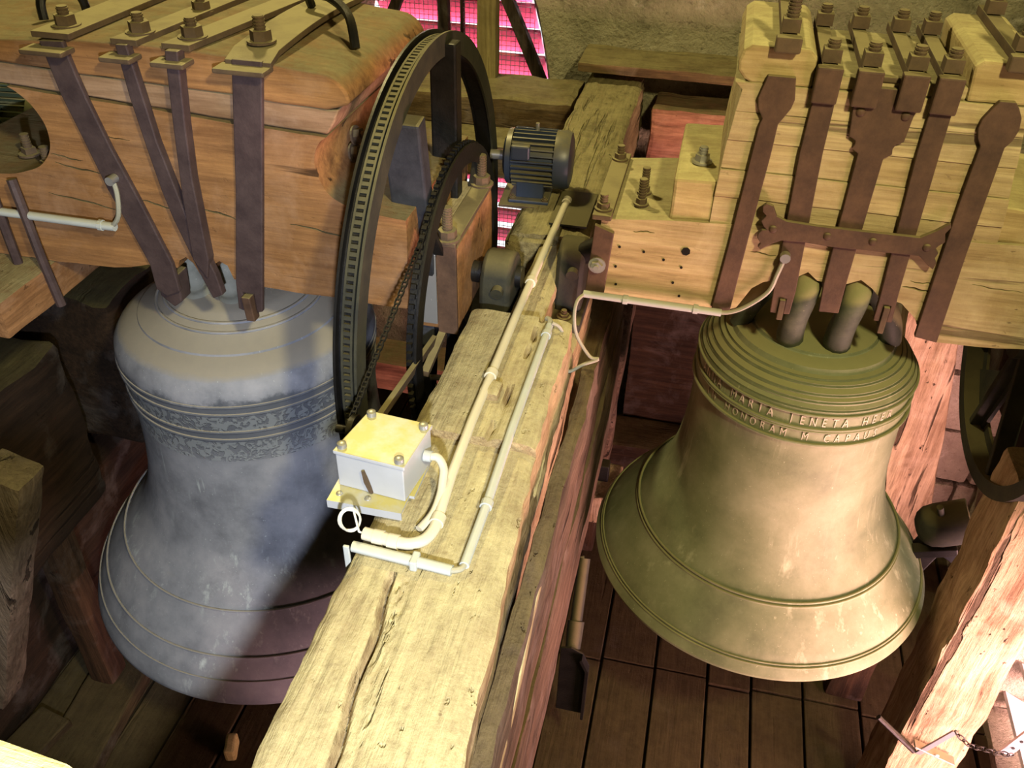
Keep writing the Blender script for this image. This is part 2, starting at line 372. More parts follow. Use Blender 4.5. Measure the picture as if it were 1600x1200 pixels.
def part(name, bm, mat, parent, smooth=False, bev=0.0, label=None, kind=None):
    o = finish(name, bm, mat, ORG[parent], smooth, bev); o.parent = parent; ORG[o] = ORG[parent]
    if parent.parent is not None or parent.type == 'MESH':
        o.location = (0, 0, 0)
    if label: o['label'] = label
    if kind: o['kind'] = kind
    return o
def inst(name, me, parent, mtx_world):
    o = bpy.data.objects.new(name, me); C.objects.link(o); o.parent = parent
    o.matrix_basis = Matrix.Translation(-ORG[parent]) @ mtx_world; ORG[o] = ORG[parent]; return o
def solo(name, bm, mat, label, cat, group=None, kind=None, smooth=False, bev=0.0):
    xs = [v.co for v in bm.verts]
    lo = [min(c[i] for c in xs) for i in range(3)]; hi = [max(c[i] for c in xs) for i in range(3)]
    org = Vector(((lo[0]+hi[0])/2, (lo[1]+hi[1])/2, lo[2]))
    o = finish(name, bm, mat, org, smooth, bev); o.location = org; ORG[o] = org; tag(o, label, cat, group, kind); return o
def mesh_of(bm, mat, smooth=False):
    me = bpy.data.meshes.new('piece'); bm.to_mesh(me); bm.free(); me.materials.append(MAT[mat])
    if smooth:
        me.polygons.foreach_set('use_smooth', [True]*len(me.polygons)); me.set_sharp_from_angle(angle=math.radians(38))
    return me

# ------------------------------------------------------------------ the room
FZ = -1.9
floor = thing('floor', 'dark wooden board floor under the bells', 'floor', (0, 1, FZ), kind='structure')
fb = nb(); box(fb, -3.2, 1.55, -2.4, 4.2, FZ-0.12, FZ-0.045); part('sub_floor', fb, 'dark', floor)
random.seed(11)
x = -3.0
while x < 1.5:
    w = random.uniform(0.17, 0.23); ends = [-2.3]
    y = random.uniform(-1.6, 0.6)
    brk = 2.3 if x > -0.3 else 2.15
    ends = [-2.3, random.uniform(0.3, 0.6), brk + random.uniform(-0.02, 0.02), 4.05]
    for a, b in zip(ends, ends[1:]):
        bm = nb(); dz = random.uniform(-0.006, 0.006)
        box(bm, x+0.005, x+w-0.005, a+0.004, b-0.004, FZ-0.045, FZ+dz)
        part('plank', bm, 'plank', floor, bev=0.004)
    x += w

def arch(w, h_spring, h_apex, z0, cx, n=26):
    """pointed arch outline, counter-clockwise from the lower left"""
    pts = []
    for i in range(n): pts.append((cx - w/2 + w*i/n, z0))
    for i in range(n): pts.append((cx + w/2, z0 + (h_spring-z0)*i/n))
    for i in range(n):
        t = i/n; pts.append((cx + w/2*(1 - t**1.25), h_spring + (h_apex-h_spring)*math.sin(t*PI/2)**0.95))
    for i in range(n):
        t = 1 - i/n; pts.append((cx - w/2*(1 - t**1.25), h_spring + (h_apex-h_spring)*math.sin(t*PI/2)**0.95))
    for i in range(n): pts.append((cx - w/2, h_spring + (z0-h_spring)*i/n))
    return pts
def wall_with_arch(name, inner, outer_plane, y0, y1, x0, x1, z0, z1, mat):
    bm = nb(); N = len(inner); cx = sum(p[0] for p in inner)/N; cz = sum(p[1] for p in inner)/N
    rows = []
    def at(p, y, a=0.03):
        q = Vector((p[0]*2.6, p[1]*2.6, y*2.6)); d = noise.noise_vector(q)*a + noise.noise_vector(q*4)*a*0.4 + noise.noise_vector(q*11)*a*0.16
        return bm.verts.new((p[0]+d.x*0.6, y+d.y*1.4, p[1]+d.z*0.6))
    for k in range(7):
        t = k/6; rows.append([at((o[0]+(i_[0]-o[0])*t, o[1]+(i_[1]-o[1])*t), y1+(y0-y1)*t, 0.012+0.02*t) for i_, o in zip(inner, outer_plane)])
    out = []
    for p in inner:
        dx, dz = p[0]-cx, p[1]-cz; s = 1e9
        if dx > 1e-6: s = min(s, (x1-cx)/dx)
        if dx < -1e-6: s = min(s, (x0-cx)/dx)
        if dz > 1e-6: s = min(s, (z1-cz)/dz)
        if dz < -1e-6: s = min(s, (z0-cz)/dz)
        out.append((cx+dx*s, cz+dz*s))
    K = 46
    for k in range(1, K+1):
        t = (k/K)**1.25; rows.append([at((a[0]+(b[0]-a[0])*t, a[1]+(b[1]-a[1])*t), y0, 0.035) for a, b in zip(inner, out)])
    for A, B in zip(rows, rows[1:]):
        for i in range(N): bm.faces.new((A[i], A[(i+1) % N], B[(i+1) % N], B[i]))
    bmesh.ops.recalc_face_normals(bm, faces=bm.faces)
    return bm
inner = arch(1.10, -0.28, 0.92, -1.35, -1.24); outer = arch(1.00, -0.30, 0.74, -1.30, -1.31)
bm = wall_with_arch('wall_back', inner, outer, 4.0, 4.5, -3.3, 1.7, -2.3, 4.3, 'stone')
wb = solo('wall_back', bm, 'stone', 'rough greenish rubble stone wall behind the bells', 'wall', kind='structure', smooth=True)

def flat_wall(name, pts, label, mat='stone'):
    bm = nb(); bm.faces.new([bm.verts.new(p) for p in pts])
    return solo(name, bm, mat, label, 'wall', kind='structure')
flat_wall('wall_left', [(-3.25, -2.4, -2.3), (-3.25, 4.2, -2.3), (-3.25, 4.2, 4.3), (-3.25, -2.4, 4.3)], 'dark stone wall at the left end')
flat_wall('wall_front', [(-3.3, -2.4, -2.3), (1.8, -2.4, -2.3), (1.8, -2.4, 4.3), (-3.3, -2.4, 4.3)], 'stone wall behind the viewer')
bm = nb(); box(bm, -3.3, 1.8, -2.5, 4.6, 4.2, 4.3); solo('ceiling', bm, 'darkx', 'dark boarded ceiling above the bell frame', 'ceiling', kind='structure')
# right wall with its low sound opening
wr = thing('wall_right', 'stone wall with a low louvred opening on the right', 'wall', (1.5, 1.5, -2.3), kind='structure')
for k, b in enumerate(((1.42, 1.7, -2.4, 0.4, -2.3, 4.3), (1.42, 1.7, 2.42, 4.2, -2.3, 4.3), (1.42, 1.7, 0.4, 2.42, 0.1, 4.3), (1.42, 1.7, 0.4, 2.42, -2.3, -1.85))):
    part('masonry', hewn(*b, step=0.12, amp=0.03, bev=0, seed=k), 'stone2', wr, smooth=True)

# louvred sound openings
w1 = thing('window_1', 'red louvres and wire screen in the pointed sound opening behind the wheel', 'window', (-1.31, 4.5, -1.3), kind='structure')
def arch_half(z):
    if z < -0.30: return 0.50
    t = min(1, max(0, (math.asin(min(1, ((z+0.30)/1.04)**(1/0.95)))/(PI/2)))); return 0.5*(1 - t**1.25)
z = -1.28
while z < 0.70:
    hw = min(arch_half(z), arch_half(z+0.05))
    if hw > 0.03:
        bm = nb(); m = Matrix.Translation((-1.31, 4.52, z)) @ Matrix.Rotation(math.radians(-46), 4, 'X')
        box(bm, -hw, hw, -0.098, 0.098, -0.007, 0.007, m); part('louver', bm, 'louver', w1)
    z += 0.122
for (a, b, wd) in (((-1.80, 4.36, -0.38), (-1.46, 4.36, 0.36), 0.05), ((-0.745, 4.36, -0.38), (-1.10, 4.36, 0.36), 0.055), ((-1.335, 4.38, -1.25), (-1.335, 4.38, 0.7), 0.05), ((-1.25, 4.42, -1.25), (-1.25, 4.42, 0.68), 0.012)):
    part('bar', beam_between(a, b, wd, 0.05, 0.2, 0.002, 0.004), 'darkwood2', w1)
scr = nb()
for i in range(42):
    xx = -1.8 + i*0.0235
    zt = -1.28
    while zt < 0.7 and abs(xx+1.31) < arch_half(zt): zt += 0.02
    box(scr, xx-0.0011, xx+0.0011, 4.405, 4.407, -1.28, zt)
zz = -1.28
while zz < 0.7:
    hw = arch_half(zz); box(scr, -1.31-hw, -1.31+hw, 4.405, 4.407, zz-0.0011, zz+0.0011); zz += 0.0235
part('wire_screen', scr, 'zinc', w1, kind='stuff')
w2 = thing('window_2', 'white louvres in the low opening at the lower right', 'window', (1.42, 1.4, -1.85), kind='structure')
for i in range(11):
    bm = nb(); m = Matrix.Translation((1.50, 1.41, -1.76+0.175*i)) @ Matrix.Rotation(math.radians(30), 4, 'Y')
    box(bm, -0.05, 0.05, -1.0, 1.0, -0.006, 0.006, m); part('louver', bm, 'louver2', w2)

# stone pier lit beside the right bell: single blocks
pier = thing('wall_pier', 'pale stone pier of large worn blocks beside the right bell', 'wall', (1.2, 3.5, FZ), kind='structure')
random.seed(5)
rows = [(-1.9, -1.45), (-1.44, -1.16), (-1.15, -0.86), (-0.85, -0.5), (-0.49, -0.15)]
for r, (za, zb) in enumerate(rows):
    xa = 0.93
    while xa < 1.6:
        xb = min(1.66, xa + random.uniform(0.26, 0.5))
        dy = random.uniform(-0.015, 0.015)
        part('stone_block', hewn(xa, xb-0.008, 3.25+dy, 3.95, za, zb-0.006, 0.05, 0.012, 0.02, seed=r*7+xa), 'stone2', pier, smooth=True)
        xa = xb

# ------------------------------------------------------------------ background timbers
solo('wall_plank', hewn(-0.56, 0.75, 3.74, 4.02, 0.055, 0.095, 0.07, 0.004, 0.006, 3), 'backx', 'long dusty plank lying along the back wall over the far beam end', 'plank')
solo('ledge_timber', hewn(-2.1, -0.55, 3.62, 3.98, -0.2, -0.05, 0.06, 0.012, 0.03, 4), 'backx', 'thick dusty ledge timber under the pointed opening', 'timber')
solo('ledge_timber', hewn(-2.1, -0.52, 3.38, 3.60, -0.30, -0.165, 0.06, 0.006, 0.012, 5), 'backx', 'lower squared ledge timber in front of the window, behind the motor', 'timber')
solo('cross_timber', hewn(-0.23, 1.0, 3.72, 3.95, -0.30, -0.06, 0.06, 0.010, 0.02, 6), 'orangex', 'orange cross timber right of the far beam below the plank', 'timber')
solo('cross_timber', hewn(-0.23, 1.0, 3.74, 3.95, -0.66, -0.40, 0.07, 0.008, 0.02, 8), 'orangex', 'second orange cross timber under the first, partly hidden by the right headstock', 'timber')
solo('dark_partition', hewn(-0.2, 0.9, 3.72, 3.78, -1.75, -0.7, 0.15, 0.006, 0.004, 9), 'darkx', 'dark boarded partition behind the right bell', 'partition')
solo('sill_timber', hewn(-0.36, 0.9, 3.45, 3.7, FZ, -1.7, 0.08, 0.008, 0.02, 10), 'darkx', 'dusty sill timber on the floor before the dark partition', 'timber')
solo('window_post', hewn(-1.03, -0.945, 3.86, 3.93, -0.12, 1.6, 0.1, 0.003, 0.005, 11), 'pale_post', 'pale yellow upright post standing before the pointed opening', 'post')
for k, (a, b, w, lab) in enumerate((((-1.9, 3.2, -1.22), (-0.55, 3.2, -1.22), 0.16, 'reddish cross timber seen between left bell and wheels'), ((-2.0, 3.0, -1.68), (-0.52, 3.0, -1.68), 0.24, 'lower reddish cross timber behind the left bell'))):
    solo('frame_crosspiece', beam_between(a, b, w, 0.2, 0.1, 0.008, 0.015, k), 'orangex', lab, 'timber')

# ------------------------------------------------------------------ central beam of the bell frame
def right_edge(y): return -0.205 - 0.038*max(0, min(1, (y-0.65)/0.7)) - 0.03*max(0, min(1, (y-1.4)/1.6))
def beam_loft(y0, y1, zt, left, right, zb, seam=None, step=0.02, nx=34, amp=0.004, wane=0.02, seed=0):
    bm = nb(); ny = max(2, int((y1-y0)/step)); rings = []
    for j in range(ny+1):
        y = y0 + (y1-y0)*j/ny; xl = left(y); xr = right(y); pts = []
        el = noise.noise(Vector((y*6, seed, 1)))*0.008 + noise.noise(Vector((y*23, seed, 2)))*0.004
        er = noise.noise(Vector((y*6, seed, 5)))*0.008 + noise.noise(Vector((y*23, seed, 6)))*0.005
        for i in range(7): 
            t = i/6; pts.append((xl + el*(0.4+0.6*t) + noise.noise(Vector((xl, y*5, t*3+seed)))*0.006, zb + (zt-0.015-zb)*t))
        for i in range(nx+1):
            t = i/nx; X = xl + el + (xr+er-xl-el)*t; Z = zt
            Z -= wane*(max(0, 1-(X-xl-el)/0.03)**2 + max(0, 1-(xr+er-X)/0.03)**2)*0.5
            Z += noise.noise(Vector((X*9, y*2.5, seed)))*amp + noise.noise(Vector((X*60, y*14, seed)))*amp*0.45
            if seam:
                sx, wd = seam(y)
                if wd > 0:
                    d = X - sx
                    Z -= 0.03*math.exp(-(d/(wd*0.35))**2) + (0.5+noise.noise(Vector((X*120, y*120, 3))))*0.010*max(0, 1-abs(d-wd*1.5)/(wd*1.5))
            pts.append((X, Z))
        for i in range(9):
            t = i/8; pts.append((xr + er*(1-0.6*t) + noise.noise(Vector((xr+3, y*1.5, t*9+seed)))*0.012, zt-0.02 + (zb-zt+0.02)*t))
        rings.append([bm.verts.new((p[0], y, p[1])) for p in pts])
    n = len(rings[0])
    for A, B in zip(rings, rings[1:]):
        for i in range(n): bm.faces.new((A[i], A[(i+1) % n], B[(i+1) % n], B[i]))
    bm.faces.new(rings[0]); bm.faces.new(rings[-1][::-1])
    bmesh.ops.recalc_face_normals(bm, faces=bm.faces); return bm
cb = thing('frame_beam', 'long dusty yellow oak beam between the two bells carrying the conduits', 'beam', (-0.38, 1.5, -0.28))
part('near_length', beam_loft(-0.4, 1.40, 0.0, lambda y: -0.513, right_edge, -0.28, seam=lambda y: (-0.377-0.052*(y-0.38)/0.65 + 0.004*math.sin(y*31), 0.016 if y < 1.0 else 0), nx=70, step=0.012, seed=1), 'beam', cb, smooth=True)
part('far_length', beam_loft(2.33, 3.9, 0.012, lambda y: -0.522, lambda y: -0.285, -0.26, amp=0.012, seed=3), 'beam_far', cb, smooth=True)
part('bearing_length', beam_loft(1.38, 2.36, -0.115, lambda y: -0.513, right_edge, -0.28, seed=4), 'beam', cb, smooth=True)
part('center_ridge', beam_loft(1.86, 2.36, -0.005, lambda y: -0.425, lambda y: -0.335, -0.13, nx=12, seed=5), 'beam', cb, smooth=True)
part('top_board', beam_loft(1.375, 1.87, 0.022, lambda y: -0.513, right_edge, -0.11, seam=lambda y: (-0.345+0.03*(y-1.4), 0.006), seed=6), 'beam', cb, smooth=True)
part('motor_block', hewn(-0.535, -0.375, 2.30, 2.5, -0.12, 0.0, 0.03, 0.006, 0.01, 7), 'beam_far', cb, smooth=True)
part('clay_lump', hewn(-0.40, -0.355, 1.50, 1.56, 0.02, 0.045, 0.012, 0.008, 0.012, 12), 'beam', cb, smooth=True)
solo('frame_rail', hewn(-0.50, -0.20, -0.4, 3.7, -0.59, -0.285, 0.05, 0.006, 0.015, 21), 'side', 'second reddish timber directly under the long dusty beam', 'timber', smooth=True)
solo('frame_rail', hewn(-0.49, -0.192, -0.4, 3.7, -1.05, -0.6, 0.06, 0.006, 0.02, 22), 'side', 'third lower timber of the middle frame, darkest of the stack', 'timber', smooth=True)
bs = thing('side_batten', 'rough split batten nailed along the right side of the long beam', 'batten', (-0.2, 0.8, -0.25))
part('strip', hewn(-0.215, -0.175, 0.2, 1.9, -0.2, -0.1, 0.05, 0.010, 0.012, 23), 'side', bs, smooth=True)
part('splinter', beam_between((-0.185, 0.75, -0.20), (-0.19, 1.15, -0.12), 0.025, 0.02, 0.04, 0.004, 0.004, 24), 'beam', bs)
for k, (x0, x1, y0, y1, lab) in enumerate(((-0.47, -0.22, 2.88, 3.08, 'reddish upright post under the far end of the middle beam'), (-0.45, -0.2, 0.9, 1.1, 'dark upright post under the near end of the middle beam'))):
    solo('frame_post', hewn(x0, x1, y0, y1, FZ, -1.0, 0.09, 0.008, 0.015, 30+k), 'darkz', lab, 'post', smooth=True)
solo('frame_brace', beam_between((-0.19, 2.95, -0.3), (-0.25, 3.05, -1.85), 0.07, 0.12, 0.09, 0.008, 0.01, 33, up=(0, 1, 0)), 'side', 'thin pinkish upright brace right of the middle beam below the grey cable loop', 'brace')
sp_ = thing('wood_stub', 'short pale wooden block on the middle frame with a small black switch', 'block', (-0.22, 2.65, -1.25))
part('block', hewn(-0.24, -0.12, 2.50, 2.72, -1.32, -1.18, 0.04, 0.008, 0.01, 35), 'postz', sp_)
bm = nb(); box(bm, -0.215, -0.165, 2.60, 2.65, -1.18, -1.10); part('switch', bm, 'black', sp_, bev=0.004)

# left frame
fl = thing('frame_beam', 'dusty far left frame beam carrying the green motor', 'beam', (-2.2, 2, -0.3))
part('beam', hewn(-2.42, -2.02, 0.9, 3.9, -0.3, 0.02, 0.08, 0.008, 0.015, 40), 'beam', fl, smooth=True)
part('top_board', hewn(-2.36, -2.10, 1.95, 2.9, 0.02, 0.05, 0.08, 0.004, 0.006, 41), 'beam_far', fl)
solo('frame_rail', hewn(-2.42, -1.88, 1.0, 1.93, -1.0, -0.36, 0.06, 0.014, 0.03, 42), 'dark', 'broad dark timber with greenish top left of the left bell', 'timber', smooth=True)
solo('frame_rail', hewn(-2.42, -1.80, 2.08, 3.6, -0.9, -0.30, 0.06, 0.018, 0.03, 43), 'dark', 'ragged dark timber behind the left bell shoulder', 'timber', smooth=True)
solo('frame_rail', hewn(-2.55, -2.2, 0.9, 3.6, FZ, -1.02, 0.09, 0.014, 0.03, 44), 'dark', 'lowest dark timber of the left frame standing on the floor', 'timber', smooth=True)
solo('lever_timber', hewn(-1.92, -1.632, 1.525, 2.4, -0.045, 0.058, 0.05, 0.005, 0.008, 45), 'orangey', 'short sawn orange timber hung by rods under the left headstock', 'timber', smooth=True)
solo('frame_brace', beam_between((-1.68, 1.42, -0.40), (-2.14, 1.40, -1.55), 0.13, 0.12, 0.06, 0.008, 0.02, 46), 'brace', 'pale worn brace at the left edge before the dark timbers', 'brace', smooth=True)
solo('frame_brace', beam_between((-1.985, 1.72, -1.01), (-1.985, 1.72, FZ), 0.10, 0.10, 0.07, 0.007, 0.015, 47), 'darkz', 'dark orange-edged brace standing between pale brace and left bell', 'brace', smooth=True)
for k, (x0, x1, y0, y1, h, rz, lab) in enumerate(((-2.05, -1.83, 1.28, 1.95, 0.07, 0.1, 'loose grey board lying on the floor at the lower left'), (-2.15, -2.0, 1.3, 1.5, 0.10, -0.2, 'squared wood offcut at the lower left corner'), (-1.40, -1.36, 1.52, 1.60, 0.06, 0.3, 'small yellow wood wedge on the floor by the near beam'))):
    m = Matrix.Translation(((x0+x1)/2, (y0+y1)/2, FZ+0.006)) @ Matrix.Rotation(rz, 4, 'Z')
    solo('loose_board', hewn(-(x1-x0)/2, (x1-x0)/2, -(y1-y0)/2, (y1-y0)/2, 0, h, 0.07, 0.004, 0.01, 50+k, m), 'rail' if k == 2 else 'plank', lab, 'board')
solo('guard_rail', hewn(-0.6, 0.05, -0.09, 0.0, -0.07, 0.0, 0.06, 0.002, 0.006, 55, Matrix.Translation((-0.5, 0.325, 0.5)) @ Matrix.Rotation(-0.09, 4, 'Z')), 'rail', 'yellow wooden guard rail cutting the lower left corner', 'rail')

# right frame
solo('frame_post', hewn(0.885, 1.085, 1.8, 2.0, FZ, -0.25, 0.05, 0.012, 0.02, 60), 'postz', 'thick worm-eaten post lit pink at the lower right', 'post', smooth=True)
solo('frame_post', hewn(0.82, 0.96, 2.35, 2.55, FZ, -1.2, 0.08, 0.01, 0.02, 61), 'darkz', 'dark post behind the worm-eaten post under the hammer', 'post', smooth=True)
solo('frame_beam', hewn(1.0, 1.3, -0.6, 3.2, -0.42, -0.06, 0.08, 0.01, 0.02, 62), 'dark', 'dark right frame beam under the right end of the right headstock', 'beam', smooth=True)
solo('frame_brace', beam_between((0.91, 3.12, -0.35), (1.16, 3.12, -1.85), 0.20, 0.16, 0.06, 0.010, 0.02, 63), 'postz', 'pinkish slanting brace right of the right bell shoulder', 'brace', smooth=True)

# ------------------------------------------------------------------ bells
def bell(label, cx, cy, zl, prof, mat, rings, nm='church_bell'):
    t = thing(nm, label, 'bell', (cx, cy, zl), 'bronze bells')
    part('bell_body', lathe(nb(), prof, cx, cy, 160), mat, t, smooth=True)
    for (r, z, w) in rings:
        bm = nb(); tube(bm, [(cx+r*math.cos(2*PI*k/128), cy+r*math.sin(2*PI*k/128), z) for k in range(128)], w, 8, closed=True)
        part('moulding', bm, mat, t, smooth=True)
    return t
Lx, Ly = -1.268, 2.03
profL = [(0, -0.085), (0.15, -0.088), (0.17, -0.092), (0.195, -0.098), (0.205, -0.110), (0.225, -0.116), (0.235, -0.126), (0.27, -0.145), (0.298, -0.160), (0.300, -0.166), (0.33, -0.180), (0.36, -0.202), (0.378, -0.228), (0.384, -0.255), (0.383, -0.275), (0.378, -0.33), (0.373, -0.40), (0.370, -0.50), (0.374, -0.60), (0.385, -0.70), (0.405, -0.79), (0.437, -0.87), (0.478, -0.93), (0.514, -0.968), (0.516, -0.974), (0.548, -1.015), (0.582, -1.062), (0.596, -1.083), (0.598, -1.090), (0.618, -1.120), (0.636, -1.150), (0.637, -1.156), (0.652, -1.185), (0.662, -1.215), (0.663, -1.232), (0.655, -1.248), (0.60, -1.236), (0.52, -1.08), (0.43, -0.9), (0.34, -0.6), (0.33, -0.3), (0.2, -0.14), (0, -0.12)]
bellL = bell('large blue-grey bell with dusty tan shoulder hanging on the left', Lx, Ly, -1.248, profL, 'bellL', [(0.382, -0.278, 0.0055), (0.380, -0.307, 0.0055), (0.375, -0.372, 0.0055), (0.373, -0.401, 0.0055), (0.517, -0.968, 0.004), (0.600, -1.085, 0.004), (0.639, -1.152, 0.003), (0.215, -0.112, 0.005), (0.24, -0.128, 0.005)])
for cxx in (-1.325, -1.215):
    pts = smoothpts([(cxx-0.02, 1.93, -0.10), (cxx-0.005, 1.90, -0.05), (cxx, 1.885, 0.0), (cxx, 1.905, 0.035), (cxx, 1.96, 0.055), (cxx, 2.03, 0.06)], 5)
    part('canon', tube(nb(), pts, [0.035 + 0.005*math.sin(i*1.1) for i in range(len(pts))], 14), 'canonL', bellL, smooth=True)
Rx, Ry = 0.367, 2.15
def grooved(prof, radii):
    out = []
    for a, b in zip(prof, prof[1:]):
        out.append(a)
        for g in radii:
            if a[0] < g < b[0]:
                f = (g-a[0])/(b[0]-a[0]); z_ = a[1] + f*(b[1]-a[1])
                out += [(g-0.0022, z_), (g-0.0008, z_-0.005), (g+0.0008, z_-0.005), (g+0.0022, z_-0.001)]
    return out + [prof[-1]]
profR = [(0, -0.035), (0.10, -0.037), (0.165, -0.045), (0.172, -0.052), (0.20, -0.055), (0.212, -0.060), (0.218, -0.074), (0.232, -0.076), (0.235, -0.081), (0.245, -0.084), (0.249, -0.091), (0.262, -0.100), (0.266, -0.108), (0.274, -0.114), (0.278, -0.124), (0.286, -0.132), (0.290, -0.145), (0.286, -0.150), (0.287, -0.190), (0.290, -0.196), (0.288, -0.202), (0.290, -0.236), (0.293, -0.243), (0.288, -0.25), (0.289, -0.30), (0.291, -0.38), (0.297, -0.46), (0.309, -0.54), (0.328, -0.61), (0.354, -0.67), (0.378, -0.71), (0.396, -0.733), (0.398, -0.739), (0.420, -0.765), (0.452, -0.806), (0.482, -0.846), (0.500, -0.872), (0.501, -0.878), (0.512, -0.89), (0.524, -0.912), (0.522, -0.922), (0.47, -0.905), (0.40, -0.80), (0.32, -0.65), (0.26, -0.45), (0.25, -0.2), (0.15, -0.08), (0, -0.07)]
bellR = bell('smaller olive-green bell with inscribed bands and ringed crown on the right', Rx, Ry, -0.922, grooved(profR[:17], [0.168, 0.233, 0.247, 0.264, 0.276, 0.287]) + profR[17:], 'bellR', [(0.293, -0.148, 0.004), (0.292, -0.193, 0.004), (0.293, -0.200, 0.003), (0.295, -0.240, 0.005), (0.400, -0.732, 0.004), (0.404, -0.744, 0.004), (0.503, -0.874, 0.003), (0.508, -0.882, 0.003)])
for cxx in (0.30, 0.418):
    pts = smoothpts([(cxx+0.005, 2.06, -0.07), (cxx-0.006, 2.02, -0.02), (cxx-0.01, 1.985, 0.05), (cxx-0.006, 1.965, 0.11), (cxx, 1.975, 0.15), (cxx, 2.03, 0.165), (cxx, 2.15, 0.17)], 5)
    part('canon', tube(nb(), pts, [0.037 - 0.005*math.sin(i*0.11) for i in range(len(pts))], 12), 'canonR', bellR, smooth=True)
for cxx, a in ((0.17, 0.8), (0.56, -0.8)):
    pts = smoothpts([(cxx, 2.12, -0.06), (cxx+0.03*a, 2.10, 0.02), (cxx+0.10*a, 2.11, 0.10), (cxx+0.18*a, 2.13, 0.13)], 5)
    part('canon', tube(nb(), pts, 0.03, 12), 'canonR', bellR, smooth=True)
def letters(text, cx, cy, r, z, h, a0, step):
    for i, chx in enumerate(text):
        if chx == ' ': continue
        cu = bpy.data.curves.new('t', 'FONT'); cu.body = chx; cu.size = h*1.4; cu.extrude = 0.0022; cu.resolution_u = 2; cu.align_x = 'CENTER'
        o = bpy.data.objects.new('t', cu); C.objects.link(o)
        me = bpy.data.meshes.new_from_object(o.evaluated_get(bpy.context.evaluated_depsgraph_get()))
        bpy.data.objects.remove(o); bpy.data.curves.remove(cu)
        for v in me.vertices:
            a = a0 + step*i + v.co.x*0.62/r; rr = r + v.co.z
            v.co = Vector((cx + rr*math.cos(a), cy + rr*math.sin(a), z + v.co.y))
        bm = nb(); bm.from_mesh(me); bpy.data.meshes.remove(me)
        part('letter', bm, 'letter', bellR)
letters('ANNA MARIA JENETA HEER', Rx, Ry, 0.2875, -0.184, 0.028, -2.75, 0.094)
letters('IN HONORAM M CAPAUS', Rx, Ry, 0.289, -0.232, 0.026, -2.60, 0.094)

def cracked(bm, cracks, yf, depth=0.03):
    """cut real splits into the front face of a timber"""
    me = bpy.data.meshes.new('t'); bm.to_mesh(me); bm.free(); o = bpy.data.objects.new('t', me); C.objects.link(o)
    cut = nb()
    for k, ((xa, za), (xb, zb), w) in enumerate(cracks):
        n = 9; up = []; lo = []
        for i in range(n+1):
            t = i/n; wob = 0.0016*math.sin(t*7+k*2)+0.0008*math.sin(t*19+k); h = w*math.sin(PI*min(1, max(0.04, t)))**0.7*0.5 + 0.0004
            up.append((xa+(xb-xa)*t, za+(zb-za)*t+wob+h)); lo.append((xa+(xb-xa)*t, za+(zb-za)*t+wob-h))
        prism(cut, up + lo[::-1], 'y', yf-0.02, yf+depth)
    m2 = bpy.data.meshes.new('c'); cut.to_mesh(m2); cut.free(); c = bpy.data.objects.new('c', m2); C.objects.link(c)
    b = o.modifiers.new('b', 'BOOLEAN'); b.operation = 'DIFFERENCE'; b.object = c; b.solver = 'EXACT'
    res = bpy.data.meshes.new_from_object(o.evaluated_get(bpy.context.evaluated_depsgraph_get()))
    out = nb(); out.from_mesh(res)
    for x_ in (o, c): bpy.data.objects.remove(x_)
    for x_ in (me, m2, res): bpy.data.meshes.remove(x_)
    return out
# ------------------------------------------------------------------ left headstock
hl = thing('headstock', 'orange-brown timber headstock with slanting iron straps above the left bell', 'headstock', (Lx, 2.03, 0.06), 'bell headstocks')
LT = [(-2.05, 0.628), (-1.583, 0.635), (-1.379, 0.648), (-1.252, 0.652), (-1.127, 0.65), (-1.013, 0.645), (-0.926, 0.637), (-0.79, 0.62), (-0.763, 0.598), (-0.749, 0.575), (-0.752, 0.562), (-0.805, 0.549), (-0.947, 0.553), (-1.018, 0.562), (-1.406, 0.573), (-1.6, 0.583), (-2.05, 0.59)]
LM = [(-2.02, 0.588), (-1.6, 0.581), (-1.406, 0.571), (-1.018, 0.56), (-0.805, 0.547), (-0.78, 0.549), (-0.794, 0.518), (-0.812, 0.491), (-1.03, 0.500), (-1.276, 0.514), (-1.468, 0.523), (-1.604, 0.530), (-2.0, 0.535)]
LN = [(-1.604, 0.526), (-1.468, 0.519), (-1.276, 0.510), (-1.03, 0.496)] + sm2([(-0.812, 0.487), (-0.829, 0.475), (-0.843, 0.455), (-0.848, 0.432), (-0.846, 0.408), (-0.838, 0.375), (-0.820, 0.348), (-0.790, 0.330), (-0.75, 0.318), (-0.70, 0.313)]) + [(-0.638, 0.308), (-0.645, 0.069), (-1.032, 0.072), (-1.109, 0.084), (-1.120, 0.12), (-1.140, 0.130), (-1.16, 0.115), (-1.17, 0.09), (-1.2, 0.082), (-1.215, 0.115), (-1.232, 0.13), (-1.252, 0.118), (-1.262, 0.095), (-1.35, 0.090), (-1.401, 0.078), (-1.449, 0.068), (-1.631, 0.061), (-1.93, 0.062), (-1.93, 0.30)] + sm2([(-1.74, 0.298), (-1.69, 0.300), (-1.64, 0.309), (-1.588, 0.330), (-1.55, 0.362), (-1.531, 0.40), (-1.530, 0.442), (-1.55, 0.486), (-1.58, 0.512), (-1.604, 0.526)])[:-1]
LT = LT[:6] + sm2([(-0.926, 0.637), (-0.83, 0.628), (-0.79, 0.62), (-0.765, 0.602), (-0.750, 0.577), (-0.757, 0.562), (-0.805, 0.549)], 4) + LT[12:]
part('cap_timber', prism(nb(), rough(LT, 0.03, 0.003, 1), 'y', 1.75, 2.29), 'yokeL', hl, bev=0.006, smooth=True)
part('middle_board', prism(nb(), rough(LM, 0.03, 0.002, 2), 'y', 1.757, 2.285), 'yokeLmid', hl, bev=0.004, smooth=True)
